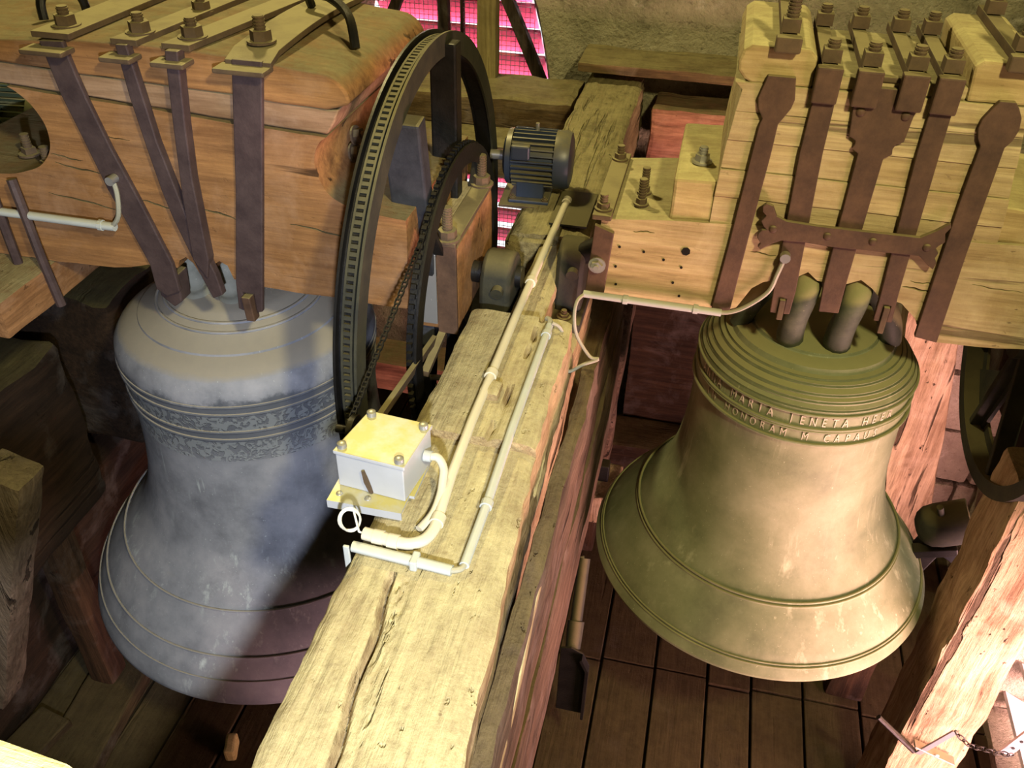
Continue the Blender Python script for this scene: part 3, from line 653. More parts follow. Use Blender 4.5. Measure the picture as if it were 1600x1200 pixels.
part('main_timber', cracked(prism(nb(), rough(LN, 0.03, 0.0035, 3), 'y', 1.75, 2.29),
    [((-1.540, 0.369), (-1.454, 0.360), 0.003), ((-1.535, 0.347), (-1.407, 0.331), 0.004), ((-1.582, 0.264), (-1.387, 0.238), 0.004), ((-1.328, 0.276), (-1.233, 0.261), 0.004),
     ((-1.205, 0.287), (-1.180, 0.279), 0.004), ((-1.162, 0.274), (-1.066, 0.256), 0.005), ((-0.93, 0.262), (-0.783, 0.246), 0.004), ((-1.40, 0.435), (-1.31, 0.425), 0.002)], 1.75), 'yokeL', hl, bev=0.005, smooth=True)
part('tenon', hewn(-0.66, -0.555, 1.87, 2.24, -0.06, 0.185, 0.04, 0.004, 0.008, 70), 'yokeL', hl, smooth=True)
fs = nb(); box(fs, -0.655, -0.607, 1.862, 1.868, -0.04, 0.165); part('metal_sheet', fs, 'zinc', hl, bev=0.001, label='crinkled bright metal sheet')
part('tenon_top_block', hewn(-0.74, -0.60, 1.86, 2.24, 0.18, 0.20, 0.04, 0.004, 0.006, 71), 'beam', hl)
LS = {
 1: ([(-1.469, 0.645), (-1.452, 0.526), (-1.423, 0.41), (-1.396, 0.296), (-1.372, 0.226), (-1.333, 0.101), (-1.332, 0.029), (-1.306, 0.01), (-1.264, 0.03), (-1.267, 0.111), (-1.315, 0.276), (-1.357, 0.406), (-1.387, 0.521), (-1.398, 0.575), (-1.41, 0.648)], 0.014),
 2: ([(-1.273, 0.655), (-1.268, 0.539), (-1.256, 0.428), (-1.242, 0.315), (-1.228, 0.244), (-1.184, 0.086), (-1.165, 0.030), (-1.135, 0.045), (-1.144, 0.105), (-1.189, 0.249), (-1.202, 0.32), (-1.224, 0.44), (-1.235, 0.557), (-1.245, 0.656)], 0.022),
 3: ([(-1.150, 0.655), (-1.168, 0.491), (-1.184, 0.322), (-1.188, 0.25), (-1.194, 0.143), (-1.164, 0.092), (-1.150, 0.148), (-1.148, 0.361), (-1.137, 0.494), (-1.119, 0.655)], 0.03),
 4: ([(-1.005, 0.645), (-1.052, 0.333), (-1.097, 0.084), (-1.103, 0.005), (-1.085, 0.000), (-1.083, 0.055), (-1.052, 0.055), (-1.052, 0.000), (-1.036, 0.005), (-1.022, 0.095), (-0.982, 0.342), (-0.934, 0.645)], 0.014)}
for k, (poly, th) in LS.items():
    s = part('strap', prism(nb(), poly, 'y', 1.75-th, 1.75), 'rustL', hl, bev=0.003)
    xt = (poly[0][0]+poly[-1][0])/2; w = abs(poly[-1][0]-poly[0][0])/2 + 0.018
    lx = -0.03 if k < 4 else -0.02
    # top clamp plate running back over the timber
    dx = {1: 0.02, 2: 0.06, 3: 0.09, 4: 0.0}[k]
    n = 12; pl = nb(); A = []
    for i in range(n+1):
        y = 1.74 + (2.30-1.74)*i/n; zz = 0.640 + (0.012*math.sin(i/n*PI) if k == 4 else 0.01)
        if k == 4 and i == 0: zz -= 0.012
        A.append([pl.verts.new((xt + dx*i/n + sx*w, y, zz + tz)) for sx, tz in ((-1, 0), (1, 0), (1, 0.014), (-1, 0.014))])
    for a, b in zip(A, A[1:]):
        for j in range(4): pl.faces.new((a[j], a[(j+1) % 4], b[(j+1) % 4], b[j]))
    pl.faces.new(A[0]); pl.faces.new(A[-1][::-1]); bmesh.ops.recalc_face_normals(pl, faces=pl.faces)
    part('clamp_plate', pl, 'rustD', hl, bev=0.002)
    for yy, i in ((1.80 if k < 4 else 1.815, 0), (2.22, 1)):
        part('bolt', nut(nb(), xt + dx*(yy-1.74)/0.56, yy, 0.662, 0.024, 0.026, 6, 0.018 if k < 4 else 0.03, 0.012), 'rustD', hl)
    # forked front lip
    lip = nb(); box(lip, xt-w-0.012, xt+w, 1.70, 1.752, 0.622, 0.634); part('clamp_lip', lip, 'rustD', hl, bev=0.004)
part('bolt', nut(nb(), -1.225, 2.02, 0.655, 0.022, 0.026, 6, 0.03, 0.011), 'rustD', hl)
part('strap_key', prism(nb(), [(-1.082, 0.05), (-1.058, 0.05), (-1.054, -0.02), (-1.078, -0.02)], 'y', 1.722, 1.752), 'rust', hl, bev=0.003)
part('strap_eye', prism(nb(), [(-1.33, 0.07), (-1.27, 0.07), (-1.275, -0.01), (-1.30, -0.03), (-1.335, 0.0)], 'y', 1.75, 1.80), 'rustL', hl, bev=0.004)
for p in ([(-1.655, 1.725, 0.30), (-1.64, 1.715, 0.2), (-1.630, 1.71, 0.092), (-1.617, 1.71, -0.05)], [(-1.735, 1.735, 0.29), (-1.721, 1.72, 0.199), (-1.718, 1.72, 0.02)]):
    part('hanger_rod', tube(nb(), smoothpts(p, 4), 0.0125, 8), 'rustL', hl, smooth=True)
for p in ((-1.70, 1.86), (-1.60, 1.80)): part('bolt', nut(nb(), p[0], p[1], 0.306, 0.02, 0.02, 4, 0.035, 0.010), 'rustD', hl)
for p in ([(-0.975, 2.10, 0.67), (-0.97, 2.08, 0.70), (-0.93, 2.06, 0.71), (-0.87, 2.02, 0.70), (-0.82, 1.96, 0.685), (-0.80, 1.93, 0.63)], [(-1.575, 1.90, 0.64), (-1.578, 1.91, 0.68), (-1.57, 1.94, 0.70), (-1.54, 1.98, 0.70), (-1.525, 1.99, 0.67), (-1.52, 1.99, 0.64)]):
    part('handle', tube(nb(), smoothpts(p, 5), 0.011, 8), 'black', hl, smooth=True)
es = nb()
prism(es, [(1.862, -0.065), (1.872, -0.065), (1.872, 0.20), (1.862, 0.20)], 'x', -0.605, -0.553); part('end_strap', es, 'rust', hl, bev=0.002)
es = nb(); box(es, -0.605, -0.553, 1.86, 2.25, 0.19, 0.202); part('end_clamp_plate', es, 'rustD', hl, bev=0.003)
for yy in (1.885, 2.22): part('bolt', nut(nb(), -0.58, yy, 0.202, 0.024, 0.026, 8, 0.06, 0.012), 'rustD', hl)
for p in ((-0.655, 2.06), (-0.655, 1.99)): part('bolt', nut(nb(), p[0], p[1], 0.195, 0.022, 0.022, 6, 0.025, 0.012), 'rustD', hl)
for p in ((-0.83, 1.93, 0.38), (-0.825, 1.94, 0.42)): part('bolt', nut(nb(), *p, 0.018, 0.02, 6, 0.03, 0.009, ax=(1, -0.1, 0.2)), 'rustD', hl)
part('gudgeon', cyl(nb(), (-0.56, 2.04, 0.03), (-0.42, 2.04, 0.03), 0.03), 'black', hl, smooth=True)
cl = thing('conduit', 'grey conduit with bent cable tail on the left headstock', 'conduit', (-1.6, 1.72, 0.2))
part('pipe', tube(nb(), [(-1.9, 1.72, 0.207), (-1.391, 1.72, 0.207)], 0.011, 10), 'pvcgrey', cl, smooth=True)
part('cable', tube(nb(), smoothpts([(-1.40, 1.72, 0.207), (-1.373, 1.715, 0.235), (-1.362, 1.715, 0.267), (-1.36, 1.72, 0.304), (-1.366, 1.725, 0.334)], 5), 0.006, 8), 'cable', cl, smooth=True)
part('clip', tube(nb(), [(-1.435, 1.72, 0.207), (-1.425, 1.72, 0.207)], 0.014, 10), 'pvcgrey', cl)
part('cable_lug', cyl(nb(), (-1.366, 1.735, 0.334), (-1.366, 1.71, 0.334), 0.011), 'zinc', cl)

# ------------------------------------------------------------------ right headstock
hr = thing('headstock', 'pale yellow oak headstock with rusty straps and fleur-ended crossbar above the right bell', 'headstock', (Rx, 2.15, 0.06), 'bell headstocks')
RL = [(-0.21, 0.275), (-0.045, 0.29), (0.103, 0.30), (0.616, 0.325), (0.722, 0.328), (0.97, 0.30), (0.97, 0.079), (0.80, 0.068), (0.752, 0.06), (0.619, 0.055), (0.58, 0.063), (0.556, 0.111), (0.514, 0.149), (0.462, 0.158), (0.44, 0.179), (0.411, 0.197), (0.383, 0.181), (0.35, 0.176), (0.315, 0.181), (0.291, 0.199), (0.269, 0.183), (0.225, 0.171), (0.192, 0.159), (0.17, 0.138), (0.142, 0.077), (0.106, 0.06), (-0.232, 0.067)]
part('main_timber', cracked(prism(nb(), rough(RL, 0.02, 0.003, 4), 'y', 1.95, 2.34),
    [((0.505, 0.192), (0.574, 0.189), 0.005), ((0.518, 0.208), (0.571, 0.209), 0.003), ((-0.131, 0.251), (-0.080, 0.254), 0.003), ((0.15, 0.235), (0.21, 0.231), 0.003), ((0.65, 0.22), (0.76, 0.214), 0.002)], 1.95), 'yokeR', hr, bev=0.006)
part('step_block', prism(nb(), rough([(-0.052, 0.287), (-0.052, 0.393), (0.11, 0.400), (0.11, 0.30)], 0.03, 0.002, 5), 'y', 1.958, 2.33), 'yokeRside', hr, bev=0.008)
part('step_block', prism(nb(), rough([(0.64, 0.326), (0.64, 0.41), (0.79, 0.40), (0.79, 0.325)], 0.03, 0.002, 6), 'y', 1.958, 2.33), 'yokeRside', hr, bev=0.008)
# upper body of stacked boards with hollowed flanks
def flank(z, s):
    t = (z-0.29)/0.41
    if z > 0.625: return 0.047 if s < 0 else 0.63
    base = 0.045 + 0.035*max(0, t)**2.0 - 0.002
    return base if s < 0 else 0.673 - 0.055*max(0, t)**1.3
levels = [0.293, 0.365, 0.432, 0.50, 0.565, 0.628]
for i, (za, zb) in enumerate(zip(levels, levels[1:])):
    zs = [za+0.0004 + (zb-za-0.0008)*k/4 for k in range(5)]
    poly = [(flank(q, -1), q) for q in zs] + [(flank(q, 1), q) for q in reversed(zs)]
    dy = random.uniform(-0.004, 0.003)
    part('board', prism(nb(), rough(poly, 0.02, 0.0015, 20+i), 'y', 1.952+dy, 2.33), 'yokeR', hr, bev=0.0015)
capL = [(0.079, 0.627), (0.063, 0.636), (0.05, 0.652), (0.048, 0.672), (0.055, 0.695), (0.07, 0.706), (0.19, 0.704), (0.205, 0.69), (0.205, 0.627)]
part('cap_block', prism(nb(), rough(capL, 0.02, 0.002, 31), 'y', 1.95, 2.33), 'yokeRside', hr, bev=0.006)
part('cap_block', prism(nb(), rough([(0.205, 0.629), (0.205, 0.655), (0.51, 0.655), (0.51, 0.629)], 0.02, 0.002, 32), 'y', 1.955, 2.325), 'yokeR', hr, bev=0.004)
part('cap_block', prism(nb(), rough([(0.51, 0.629), (0.505, 0.70), (0.52, 0.712), (0.63, 0.712), (0.655, 0.69), (0.65, 0.65), (0.63, 0.629)], 0.02, 0.002, 33), 'y', 1.95, 2.33), 'yokeRside', hr, bev=0.006)
RS = [
 ([(0.112, 0.65), (0.100, 0.601), (0.104, 0.58), (0.117, 0.559), (0.113, 0.543), (0.097, 0.268), (0.083, 0.07), (0.128, 0.072), (0.14, 0.311), (0.15, 0.482), (0.152, 0.549), (0.160, 0.563), (0.172, 0.585), (0.176, 0.604), (0.169, 0.65)], 0.140, 0.03),
 ([(0.212, 0.63), (0.209, 0.489), (0.22, 0.142), (0.223, 0.085), (0.238, 0.085), (0.238, 0.128), (0.254, 0.128), (0.254, 0.085), (0.269, 0.086), (0.271, 0.15), (0.257, 0.494), (0.257, 0.63)], 0.232, 0.024),
 ([(0.287, 0.645), (0.293, 0.615), (0.301, 0.539), (0.316, 0.531), (0.317, 0.523), (0.313, 0.513), (0.328, 0.503), (0.328, 0.326), (0.329, 0.184), (0.334, 0.105), (0.38, 0.107), (0.379, 0.176), (0.38, 0.328), (0.382, 0.498), (0.397, 0.508), (0.395, 0.52), (0.399, 0.53), (0.413, 0.537), (0.42, 0.627), (0.423, 0.645)], None, 0.026),
 ([(0.445, 0.63), (0.445, 0.515), (0.46, 0.179), (0.462, 0.10), (0.475, 0.10), (0.475, 0.145), (0.491, 0.145), (0.491, 0.10), (0.504, 0.101), (0.499, 0.18), (0.49, 0.52), (0.488, 0.63)], 0.467, 0.024),
 ([(0.57, 0.64), (0.56, 0.624), (0.548, 0.60), (0.546, 0.581), (0.552, 0.56), (0.562, 0.545), (0.56, 0.424), (0.564, 0.07), (0.617, 0.062), (0.611, 0.3), (0.609, 0.546), (0.619, 0.562), (0.624, 0.585), (0.620, 0.61), (0.609, 0.629), (0.60, 0.64)], 0.585, 0.03)]
for i, (poly, xt, w) in enumerate(RS):
    s = part('strap', prism(nb(), poly, 'y', 1.936, 1.95), 'rust', hr, bev=0.002)
    xs = [0.312, 0.400] if i == 2 else [xt]
    ztop = 0.712 if i in (0, 4) else 0.66
    for xx in xs:
        pb = nb(); box(pb, xx-0.016, xx+0.016, 1.945, 2.335, ztop, ztop+0.02); part('clamp_plate', pb, 'rustD', hr, bev=0.003)
        lb = nb(); box(lb, xx-0.026, xx+0.026, 1.922, 1.948, (ztop-0.055 if i not in (0, 4) else ztop-0.012), ztop+0.02); part('clamp_lip', lb, 'rustD' if i in (0, 4) else 'rust', hr, bev=0.004)
        sh = 0.07 if i in (0, 4) else 0.018
        for yy in (1.962, 2.25):
            part('bolt', nut(nb(), xx, yy, ztop+0.02, 0.026, 0.03, 4, sh, 0.012, washer=False, rot=PI/4), 'rustD', hr)
    if i == 2:
        for xx, zz in ((0.312, 0.592), (0.402, 0.592)): part('rivet', rivet(nb(), xx, 1.936, zz, 0.010), 'rust', s, smooth=True)
    if i in (1, 3):
        kx = 0.246 if i == 1 else 0.483
        part('strap_key', prism(nb(), [(kx-0.007, 0.126 if i == 1 else 0.142), (kx+0.007, 0.126 if i == 1 else 0.142), (kx+0.008, 0.07), (kx-0.006, 0.07)], 'y', 1.930, 1.955), 'rustD', hr, bev=0.002)
kb = nb(); box(kb, 0.316, 0.396, 1.95, 1.97, 0.652, 0.664); part('tie_bar', kb, 'rustD', hr, bev=0.003)
RX = [(0.162, 0.372), (0.177, 0.367), (0.189, 0.344), (0.213, 0.334), (0.282, 0.331), (0.38, 0.331), (0.502, 0.332), (0.529, 0.351), (0.554, 0.374), (0.558, 0.363), (0.550, 0.348), (0.556, 0.328), (0.545, 0.317), (0.541, 0.310), (0.550, 0.300), (0.546, 0.286), (0.553, 0.275), (0.55, 0.258), (0.538, 0.266), (0.512, 0.288), (0.45, 0.286), (0.324, 0.284), (0.259, 0.287), (0.211, 0.285), (0.189, 0.273), (0.169, 0.256), (0.161, 0.262), (0.166, 0.272), (0.156, 0.285), (0.156, 0.296), (0.163, 0.306), (0.173, 0.308), (0.164, 0.316), (0.157, 0.328), (0.166, 0.342), (0.156, 0.351), (0.154, 0.364)]
xb = part('crossbar', prism(nb(), RX, 'y', 1.924, 1.936), 'rust', hr, bev=0.002)
for xx, zz in ((0.187, 0.311), (0.308, 0.309), (0.407, 0.309), (0.522, 0.310)): part('rivet', rivet(nb(), xx, 1.924, zz, 0.0095), 'rust', xb, smooth=True)
ee = nb(); prism(ee, [(-0.236, 0.06), (-0.188, 0.06), (-0.176, 0.245), (-0.224, 0.262)], 'y', 1.936, 1.95); part('end_strap', ee, 'rust', hr, bev=0.002)
ee = nb(); box(ee, -0.232, -0.185, 1.93, 2.33, 0.278, 0.292); part('end_clamp_plate', ee, 'rustD', hr, bev=0.003)
for yy in (1.965, 2.28): part('bolt', nut(nb(), -0.21, yy, 0.292, 0.016, 0.018, 6, 0.022, 0.009), 'rustD', hr)
part('bolt', nut(nb(), -0.21, 1.936, 0.155, 0.016, 0.016, 6, 0.006, 0.008, ax=(0, -1, 0)), 'zinc', hr)
for p in ((-0.125, 2.10, 0.285), (-0.125, 2.03, 0.285)): part('bolt', nut(nb(), *p, 0.014, 0.018, 6, 0.05, 0.009), 'rustD', hr)
part('bolt', nut(nb(), 0.005, 2.06, 0.398, 0.018, 0.02, 6, 0.018, 0.010), 'zinc', hr)
for k in range(9):
    hx, hz = [(-0.16, 0.205), (-0.10, 0.20), (-0.165, 0.15), (-0.05, 0.185), (0.0, 0.215), (-0.005, 0.17), (-0.02, 0.125), (0.0, 0.09), (-0.16, 0.10)][k]
    part('hole_knot_dot', cyl(nb(), (hx, 1.9495, hz), (hx, 1.9475, hz), 0.0035 if k != 4 else 0.011, seg=7), 'black', hr)  # black discs stand for the dark of nail holes; the largest is a knot
part('gudgeon', cyl(nb(), (-0.22, 2.15, 0.1), (-0.33, 2.15, 0.03), 0.03), 'black', hr, smooth=True)
cr = thing('conduit', 'grey conduit along the lower edge of the right headstock with looping cable', 'conduit', (-0.06, 1.93, 0.05))
part('pipe', tube(nb(), [(-0.237, 1.925, 0.074), (0.108, 1.925, 0.072)], 0.0095, 10), 'pvcgrey', cr, smooth=True)
part('cable', tube(nb(), smoothpts([(0.10, 1.925, 0.072), (0.13, 1.925, 0.078), (0.165, 1.925, 0.10), (0.207, 1.925, 0.147), (0.219, 1.925, 0.198), (0.228, 1.928, 0.243)], 6), 0.0055, 8), 'cable', cr, smooth=True)
part('cable_lug', cyl(nb(), (0.228, 1.936, 0.243), (0.228, 1.918, 0.243), 0.012), 'zinc', cr)
part('hanging_cable', tube(nb(), smoothpts([(-0.232, 1.925, 0.075), (-0.248, 1.90, 0.065), (-0.250, 1.88, 0.03), (-0.238, 1.87, -0.02), (-0.20, 1.86, -0.07), (-0.178, 1.86, -0.075), (-0.215, 1.85, -0.092), (-0.25, 1.85, -0.12), (-0.255, 1.84, -0.08), (-0.262, 1.83, -0.02), (-0.275, 1.82, 0.03), (-0.295, 1.815, 0.045)], 6), 0.0045, 8), 'cable', cr, smooth=True)
for xx in (-0.13, 0.045):
    part('clip', tube(nb(), [(xx-0.006, 1.925, 0.073), (xx+0.006, 1.925, 0.073)], 0.0125, 10), 'pvcgrey', cr)

# ------------------------------------------------------------------ wheels
wl = thing('bell_wheel', 'large black ringing wheel with slotted rim at the left headstock', 'wheel', (-0.675, 2.05, -0.66))
wc = (2.05, -0.015); RO = 0.645; wx = -0.675
part('rim_flange', ring_x(nb(), wx-0.024, *wc, RO-0.055, RO, 0.006), 'black', wl, smooth=True)
part('rim_flange', ring_x(nb(), wx+0.024, *wc, RO-0.055, RO, 0.006), 'blackdust', wl, smooth=True)
part('rim_band', ring_x(nb(), wx, *wc, RO-0.050, RO-0.020, 0.044), 'black', wl, smooth=True)
for sx in (-0.0105, 0.0105):
    part('rim_track', ring_x(nb(), wx+sx, *wc, RO-0.022, RO-0.010, 0.005), 'blackdust', wl, smooth=True)
lug = nb(); box(lug, -0.0085, 0.0085, -0.0045, 0.0045, -0.006, 0.005); lug = mesh_of(lug, 'blackdust')
NL = 236
for k in range(NL):
    a = 2*PI*k/NL
    m = Matrix.Translation((wx, wc[0] + (RO-0.016)*math.cos(a), wc[1] + (RO-0.016)*math.sin(a))) @ Matrix.Rotation(a - PI/2, 4, 'X')
    inst('rim_lug', lug, wl, m)
def spoke(p0, p1, wx_, wy_, mat):
    bm = beam_between(p0, p1, wy_, wx_, 0.5, 0, 0.006, up=(1, 0, 0)); part('spoke', bm, mat, wl)
spoke((wx+0.02, 1.90, 0.03), (wx+0.02, 1.815, 0.522), 0.09, 0.05, 'steel')
spoke((wx+0.02, 2.14, 0.02), (wx+0.02, 2.15, 0.60), 0.07, 0.05, 'black')
spoke((wx+0.02, 1.93, 0.0), (wx+0.02, 1.80, -0.55), 0.06, 0.05, 'steel')
spoke((wx+0.02, 2.15, 0.0), (wx+0.02, 2.3, -0.55), 0.06, 0.05, 'steel')
part('hub_plate', ring_x(nb(), -0.655, 1.99, 0.05, 0.03, 0.14, 0.012, 40), 'steel', wl, smooth=True)
for p in ((1.87, 0.16), (1.91, 0.14), (1.88, 0.03)): part('bolt', nut(nb(), -0.63, p[0], p[1], 0.012, 0.012, 6, 0.008, 0.006, ax=(0.6, -0.7, 0.2)), 'zinc', wl)
ws = thing('chain_wheel', 'smaller black chain wheel right of the big ringing wheel', 'wheel', (-0.60, 2.02, -0.46))
wc2 = (2.02, -0.04); RS2 = 0.405
part('rim', ring_x(nb(), -0.60, *wc2, RS2-0.03, RS2-0.004, 0.022), 'black', ws, smooth=True)
part('rim_flange', ring_x(nb(), -0.586, *wc2, RS2-0.045, RS2+0.004, 0.006), 'black', ws, smooth=True)
tooth = nb(); box(tooth, -0.006, 0.006, -0.005, 0.005, -0.004, 0.010); tooth = mesh_of(tooth, 'black')
for k in range(110):
    a = 2*PI*k/110
    inst('tooth', tooth, ws, Matrix.Translation((-0.60, wc2[0] + RS2*math.cos(a), wc2[1] + RS2*math.sin(a))) @ Matrix.Rotation(a - PI/2, 4, 'X'))
for a in (2.2, 0.9, 4.3, 5.4):
    p1 = (-0.60, wc2[0] + (RS2-0.02)*math.cos(a), wc2[1] + (RS2-0.02)*math.sin(a)); p0 = (-0.60, wc2[0] + 0.08*math.cos(a), wc2[1] + 0.08*math.sin(a))
    part('spoke', beam_between(p0, p1, 0.03, 0.014, 0.3, 0, 0.002), 'black', ws)
part('hub', cyl(nb(), (-0.635, wc2[0], wc2[1]), (-0.58, wc2[0], wc2[1]), 0.07, seg=24), 'black', ws, smooth=True)
# drive chain from the small wheel down to the sprocket by the junction box
ch = nb(); A = Vector((-0.60, wc2[0]-0.30, wc2[1]+0.275)); 
P = [Vector((-0.60, wc2[0]+RS2*math.cos(t_), wc2[1]+RS2*math.sin(t_))) for t_ in [PI*0.5+0.07*i for i in range(11)]]
P += [P[-1].lerp(Vector((-0.628, 1.33, 0.06)), i/40) for i in range(1, 41)]
Q = []; acc = 0
for a, b in zip(P, P[1:]):
    L = (b-a).length; n = max(1, round(L/0.0135))
    for i in range(n): Q.append((a.lerp(b, i/n), (b-a).normalized()))
for i, (p, d) in enumerate(Q):
    q = Vector((0, 0, 1)).rotation_difference(d).to_matrix().to_4x4(); m = Matrix.Translation(p) @ q
    for s in (-1, 1):
        o = 0.0055 if i % 2 else 0.0038
        box(ch, s*o-0.0008, s*o+0.0008, -0.0035, 0.0035, -0.001, 0.0125, m)
    box(ch, -0.0062, 0.0062, -0.002, 0.002, -0.002, 0.002, m)
solo('drive_chain', ch, 'black', 'black roller chain running down from the small wheel to the grey box', 'chain')
sp2 = thing('drive_sprocket', 'small dark sprocket where the chain ends behind the grey box', 'sprocket', (-0.62, 1.31, 0.0))
part('disc', ring_x(nb(), -0.622, 1.315, 0.035, 0.008, 0.035, 0.012, 30), 'black', sp2, smooth=True)
part('shaft', cyl(nb(), (-0.66, 1.315, 0.035), (-0.52, 1.315, 0.035), 0.009), 'black', sp2, smooth=True)
part('strap', beam_between((-0.575, 1.31, 0.06), (-0.60, 1.80, -0.05), 0.012, 0.03, 0.2, 0, 0.001), 'rustD', sp2)
br = thing('brake_assembly', 'small clamp of yellow bars and bolts under the left headstock end', 'clamp', (-0.58, 1.8, -0.25))
part('bar', beam_between((-0.60, 1.72, -0.10), (-0.595, 1.93, -0.06), 0.02, 0.02, 0.2, 0, 0.002), 'rustD', br)
part('bar', beam_between((-0.545, 1.76, -0.14), (-0.54, 1.94, -0.10), 0.014, 0.02, 0.2, 0, 0.002), 'rustD', br)
for p in ((-0.60, 1.76, -0.14), (-0.60, 1.80, -0.20)): 
    part('tie_rod', tube(nb(), [p, (-0.52, p[1]+0.02, p[2])], 0.008, 8), 'zinc', br, smooth=True)
    part('bolt', nut(nb(), -0.535, p[1]+0.02, p[2], 0.014, 0.014, 6, 0.012, 0.007, ax=(1, 0, 0)), 'zinc', br)
part('drum', cyl(nb(), (-0.60, 1.88, -0.33), (-0.535, 1.88, -0.33), 0.12, seg=30), 'motor', br, smooth=True)
# right wheel
wr2 = thing('bell_wheel', 'dark iron wheel with flat spokes at the right edge beside the right bell', 'wheel', (0.90, 2.15, -0.44))
part('rim', ring_x(nb(), 0.90, 2.15, 0.0, 0.40, 0.44, 0.055), 'blackdust', wr2, smooth=True)
part('rim_flange', ring_x(nb(), 0.925, 2.15, 0.0, 0.37, 0.44, 0.008), 'blackdust', wr2, smooth=True)
for a in (3.6, 4.4, 5.0, 5.7, 1.2, 2.4):
    part('spoke', beam_between((0.91, 2.15+0.06*math.cos(a), 0.06*math.sin(a)), (0.91, 2.15+0.41*math.cos(a), 0.41*math.sin(a)), 0.05, 0.02, 0.3, 0, 0.003), 'blackdust', wr2)
part('hub', cyl(nb(), (0.86, 2.15, 0), (0.98, 2.15, 0), 0.07, seg=24), 'blackdust', wr2, smooth=True)
part('web_plate', prism(nb(), [(2.42, -0.30), (2.25, -0.41), (2.15, -0.12)], 'x', 0.915, 0.925), 'blackdust', wr2)

# ------------------------------------------------------------------ motors and bearings
def motor(label, mat, cx, cy, cz, R, L, ang, plate=True):
    """axis along local x; base at cz - R*1.12"""
    t = thing('electric_motor', label, 'motor', (cx, cy, cz-R*1.3), 'electric motors')
    T = Matrix.Translation((cx, cy, cz)) @ Matrix.Rotation(ang, 4, 'Z')
    def tr(bm): bmesh.ops.transform(bm, matrix=T, verts=bm.verts); return bm
    part('housing', tr(cyl(nb(), (-L*0.36, 0, 0), (L*0.32, 0, 0), R*0.84, seg=40)), mat, t, smooth=True)
    n = 30
    for k in range(n):
        a = 2*PI*k/n
        if abs(math.cos(a)) < 0.12 and math.sin(a) < 0: continue
        fb = nb(); m = Matrix.Rotation(a, 4, 'X'); box(fb, -L*0.34, L*0.30, R*0.80, R*1.0, -R*0.022, R*0.022, m); part('fin', tr(fb), mat, t)
    prof = [(-0.50, 0.25), (-0.49, 0.62), (-0.46, 0.72), (-0.44, 0.92), (-0.36, 0.95), (-0.36, 0.80)]
    part('end_shield', tr(tube(nb(), [(L*p[0], 0, 0) for p in prof], [R*p[1] for p in prof], 36)), mat, t, smooth=True)
    prof = [(0.30, 0.98), (0.46, 1.0), (0.53, 0.93), (0.56, 0.70), (0.565, 0.2)]
    part('fan_cowl', tr(tube(nb(), [(L*p[0], 0, 0) for p in prof], [R*p[1] for p in prof], 36)), mat, t, smooth=True)
    part('shaft', tr(cyl(nb(), (-L*0.72, 0, 0), (-L*0.48, 0, 0), R*0.17)), 'zinc', t, smooth=True)
    part('lifting_eye', tr(tube(nb(), [(0, 0.0, R*0.95), (0, 0, R*1.22)], R*0.07, 10)), 'zinc', t, smooth=True)
    fb = nb(); box(fb, -L*0.26, L*0.16, -R*0.75, R*0.75, -R*1.18, -R*0.6); part('foot', tr(fb), mat, t, bev=0.004)
    fb = nb(); box(fb, -L*0.36, L*0.26, -R*1.0, R*1.0, -R*1.28, -R*1.16); part('foot_plate', tr(fb), mat, t, bev=0.003)
    fb = nb(); box(fb, -L*0.34, -L*0.05, -R*0.99, -R*0.70, R*0.25, R*0.75); part('terminal_box', tr(fb), mat, t, bev=0.006)
    if plate:
        fb = nb(); box(fb, -L*0.5, L*0.5, -R*1.2, R*1.2, -R*1.38, -R*1.28); part('base_plate', tr(fb), 'rustD', t, bev=0.002)
    for sx in (-0.30, 0.20):
        part('bolt', tr(nut(nb(), L*sx, -R*0.88, -R*1.16, 0.008, 0.008, 6, 0.005, 0.004)), 'rustD', t)
    return t
motor('dark blue finned electric motor on the middle beam behind the wheels', 'motor', -0.505, 2.62, 0.128, 0.092, 0.205, 0.06)
motor('pale green finned electric motor at the left edge on the far left beam', 'motorg', -2.19, 2.42, 0.17, 0.10, 0.24, 0.1)
solo('cover_plate', hewn(-0.415, -0.30, 2.38, 2.62, 0.022, 0.03, 0.05, 0.001, 0.002, 80), 'blackdust', 'dark sheet-iron plate on the beam beside the blue motor', 'plate')
for (x0, y0, lab, s) in ((-0.478, 2.03, 'rounded black pillow-block bearing left of the cream conduit', 1.0), (-0.302, 2.17, 'rounded black pillow-block bearing right of the cream conduit', 0.92)):
    t = thing('bearing_block', lab, 'bearing', (x0, y0, -0.115), 'pillow-block bearings')
    w = 0.042*s
    pr = [(-0.085, -0.115), (0.085, -0.115), (0.085, -0.06)] + [(0.078*math.cos(a)*s, 0.02 + 0.085*math.sin(a)*s) for a in [PI*k/14 for k in range(15)]] + [(-0.085, -0.06)]
    part('housing', prism(nb(), [(y0+p[0], p[1]) for p in pr], 'x', x0-w, x0+w), 'blackdust', t, bev=0.012, smooth=True)
    fb = nb(); box(fb, x0-0.05, x0+0.05, y0-0.15, y0+0.15, -0.115, -0.085); part('foot', fb, 'blackdust', t, bev=0.006)
    for sy in (-0.12, 0.12): part('bolt', nut(nb(), x0, y0+sy, -0.085, 0.015, 0.012, 6, 0.012, 0.008), 'rustD', t)
    part('grease_cap', cyl(nb(), (x0+0.01, y0-0.070*s, 0.03), (x0+0.01, y0-0.09*s, 0.026), 0.017), 'blackdust', t, smooth=True)

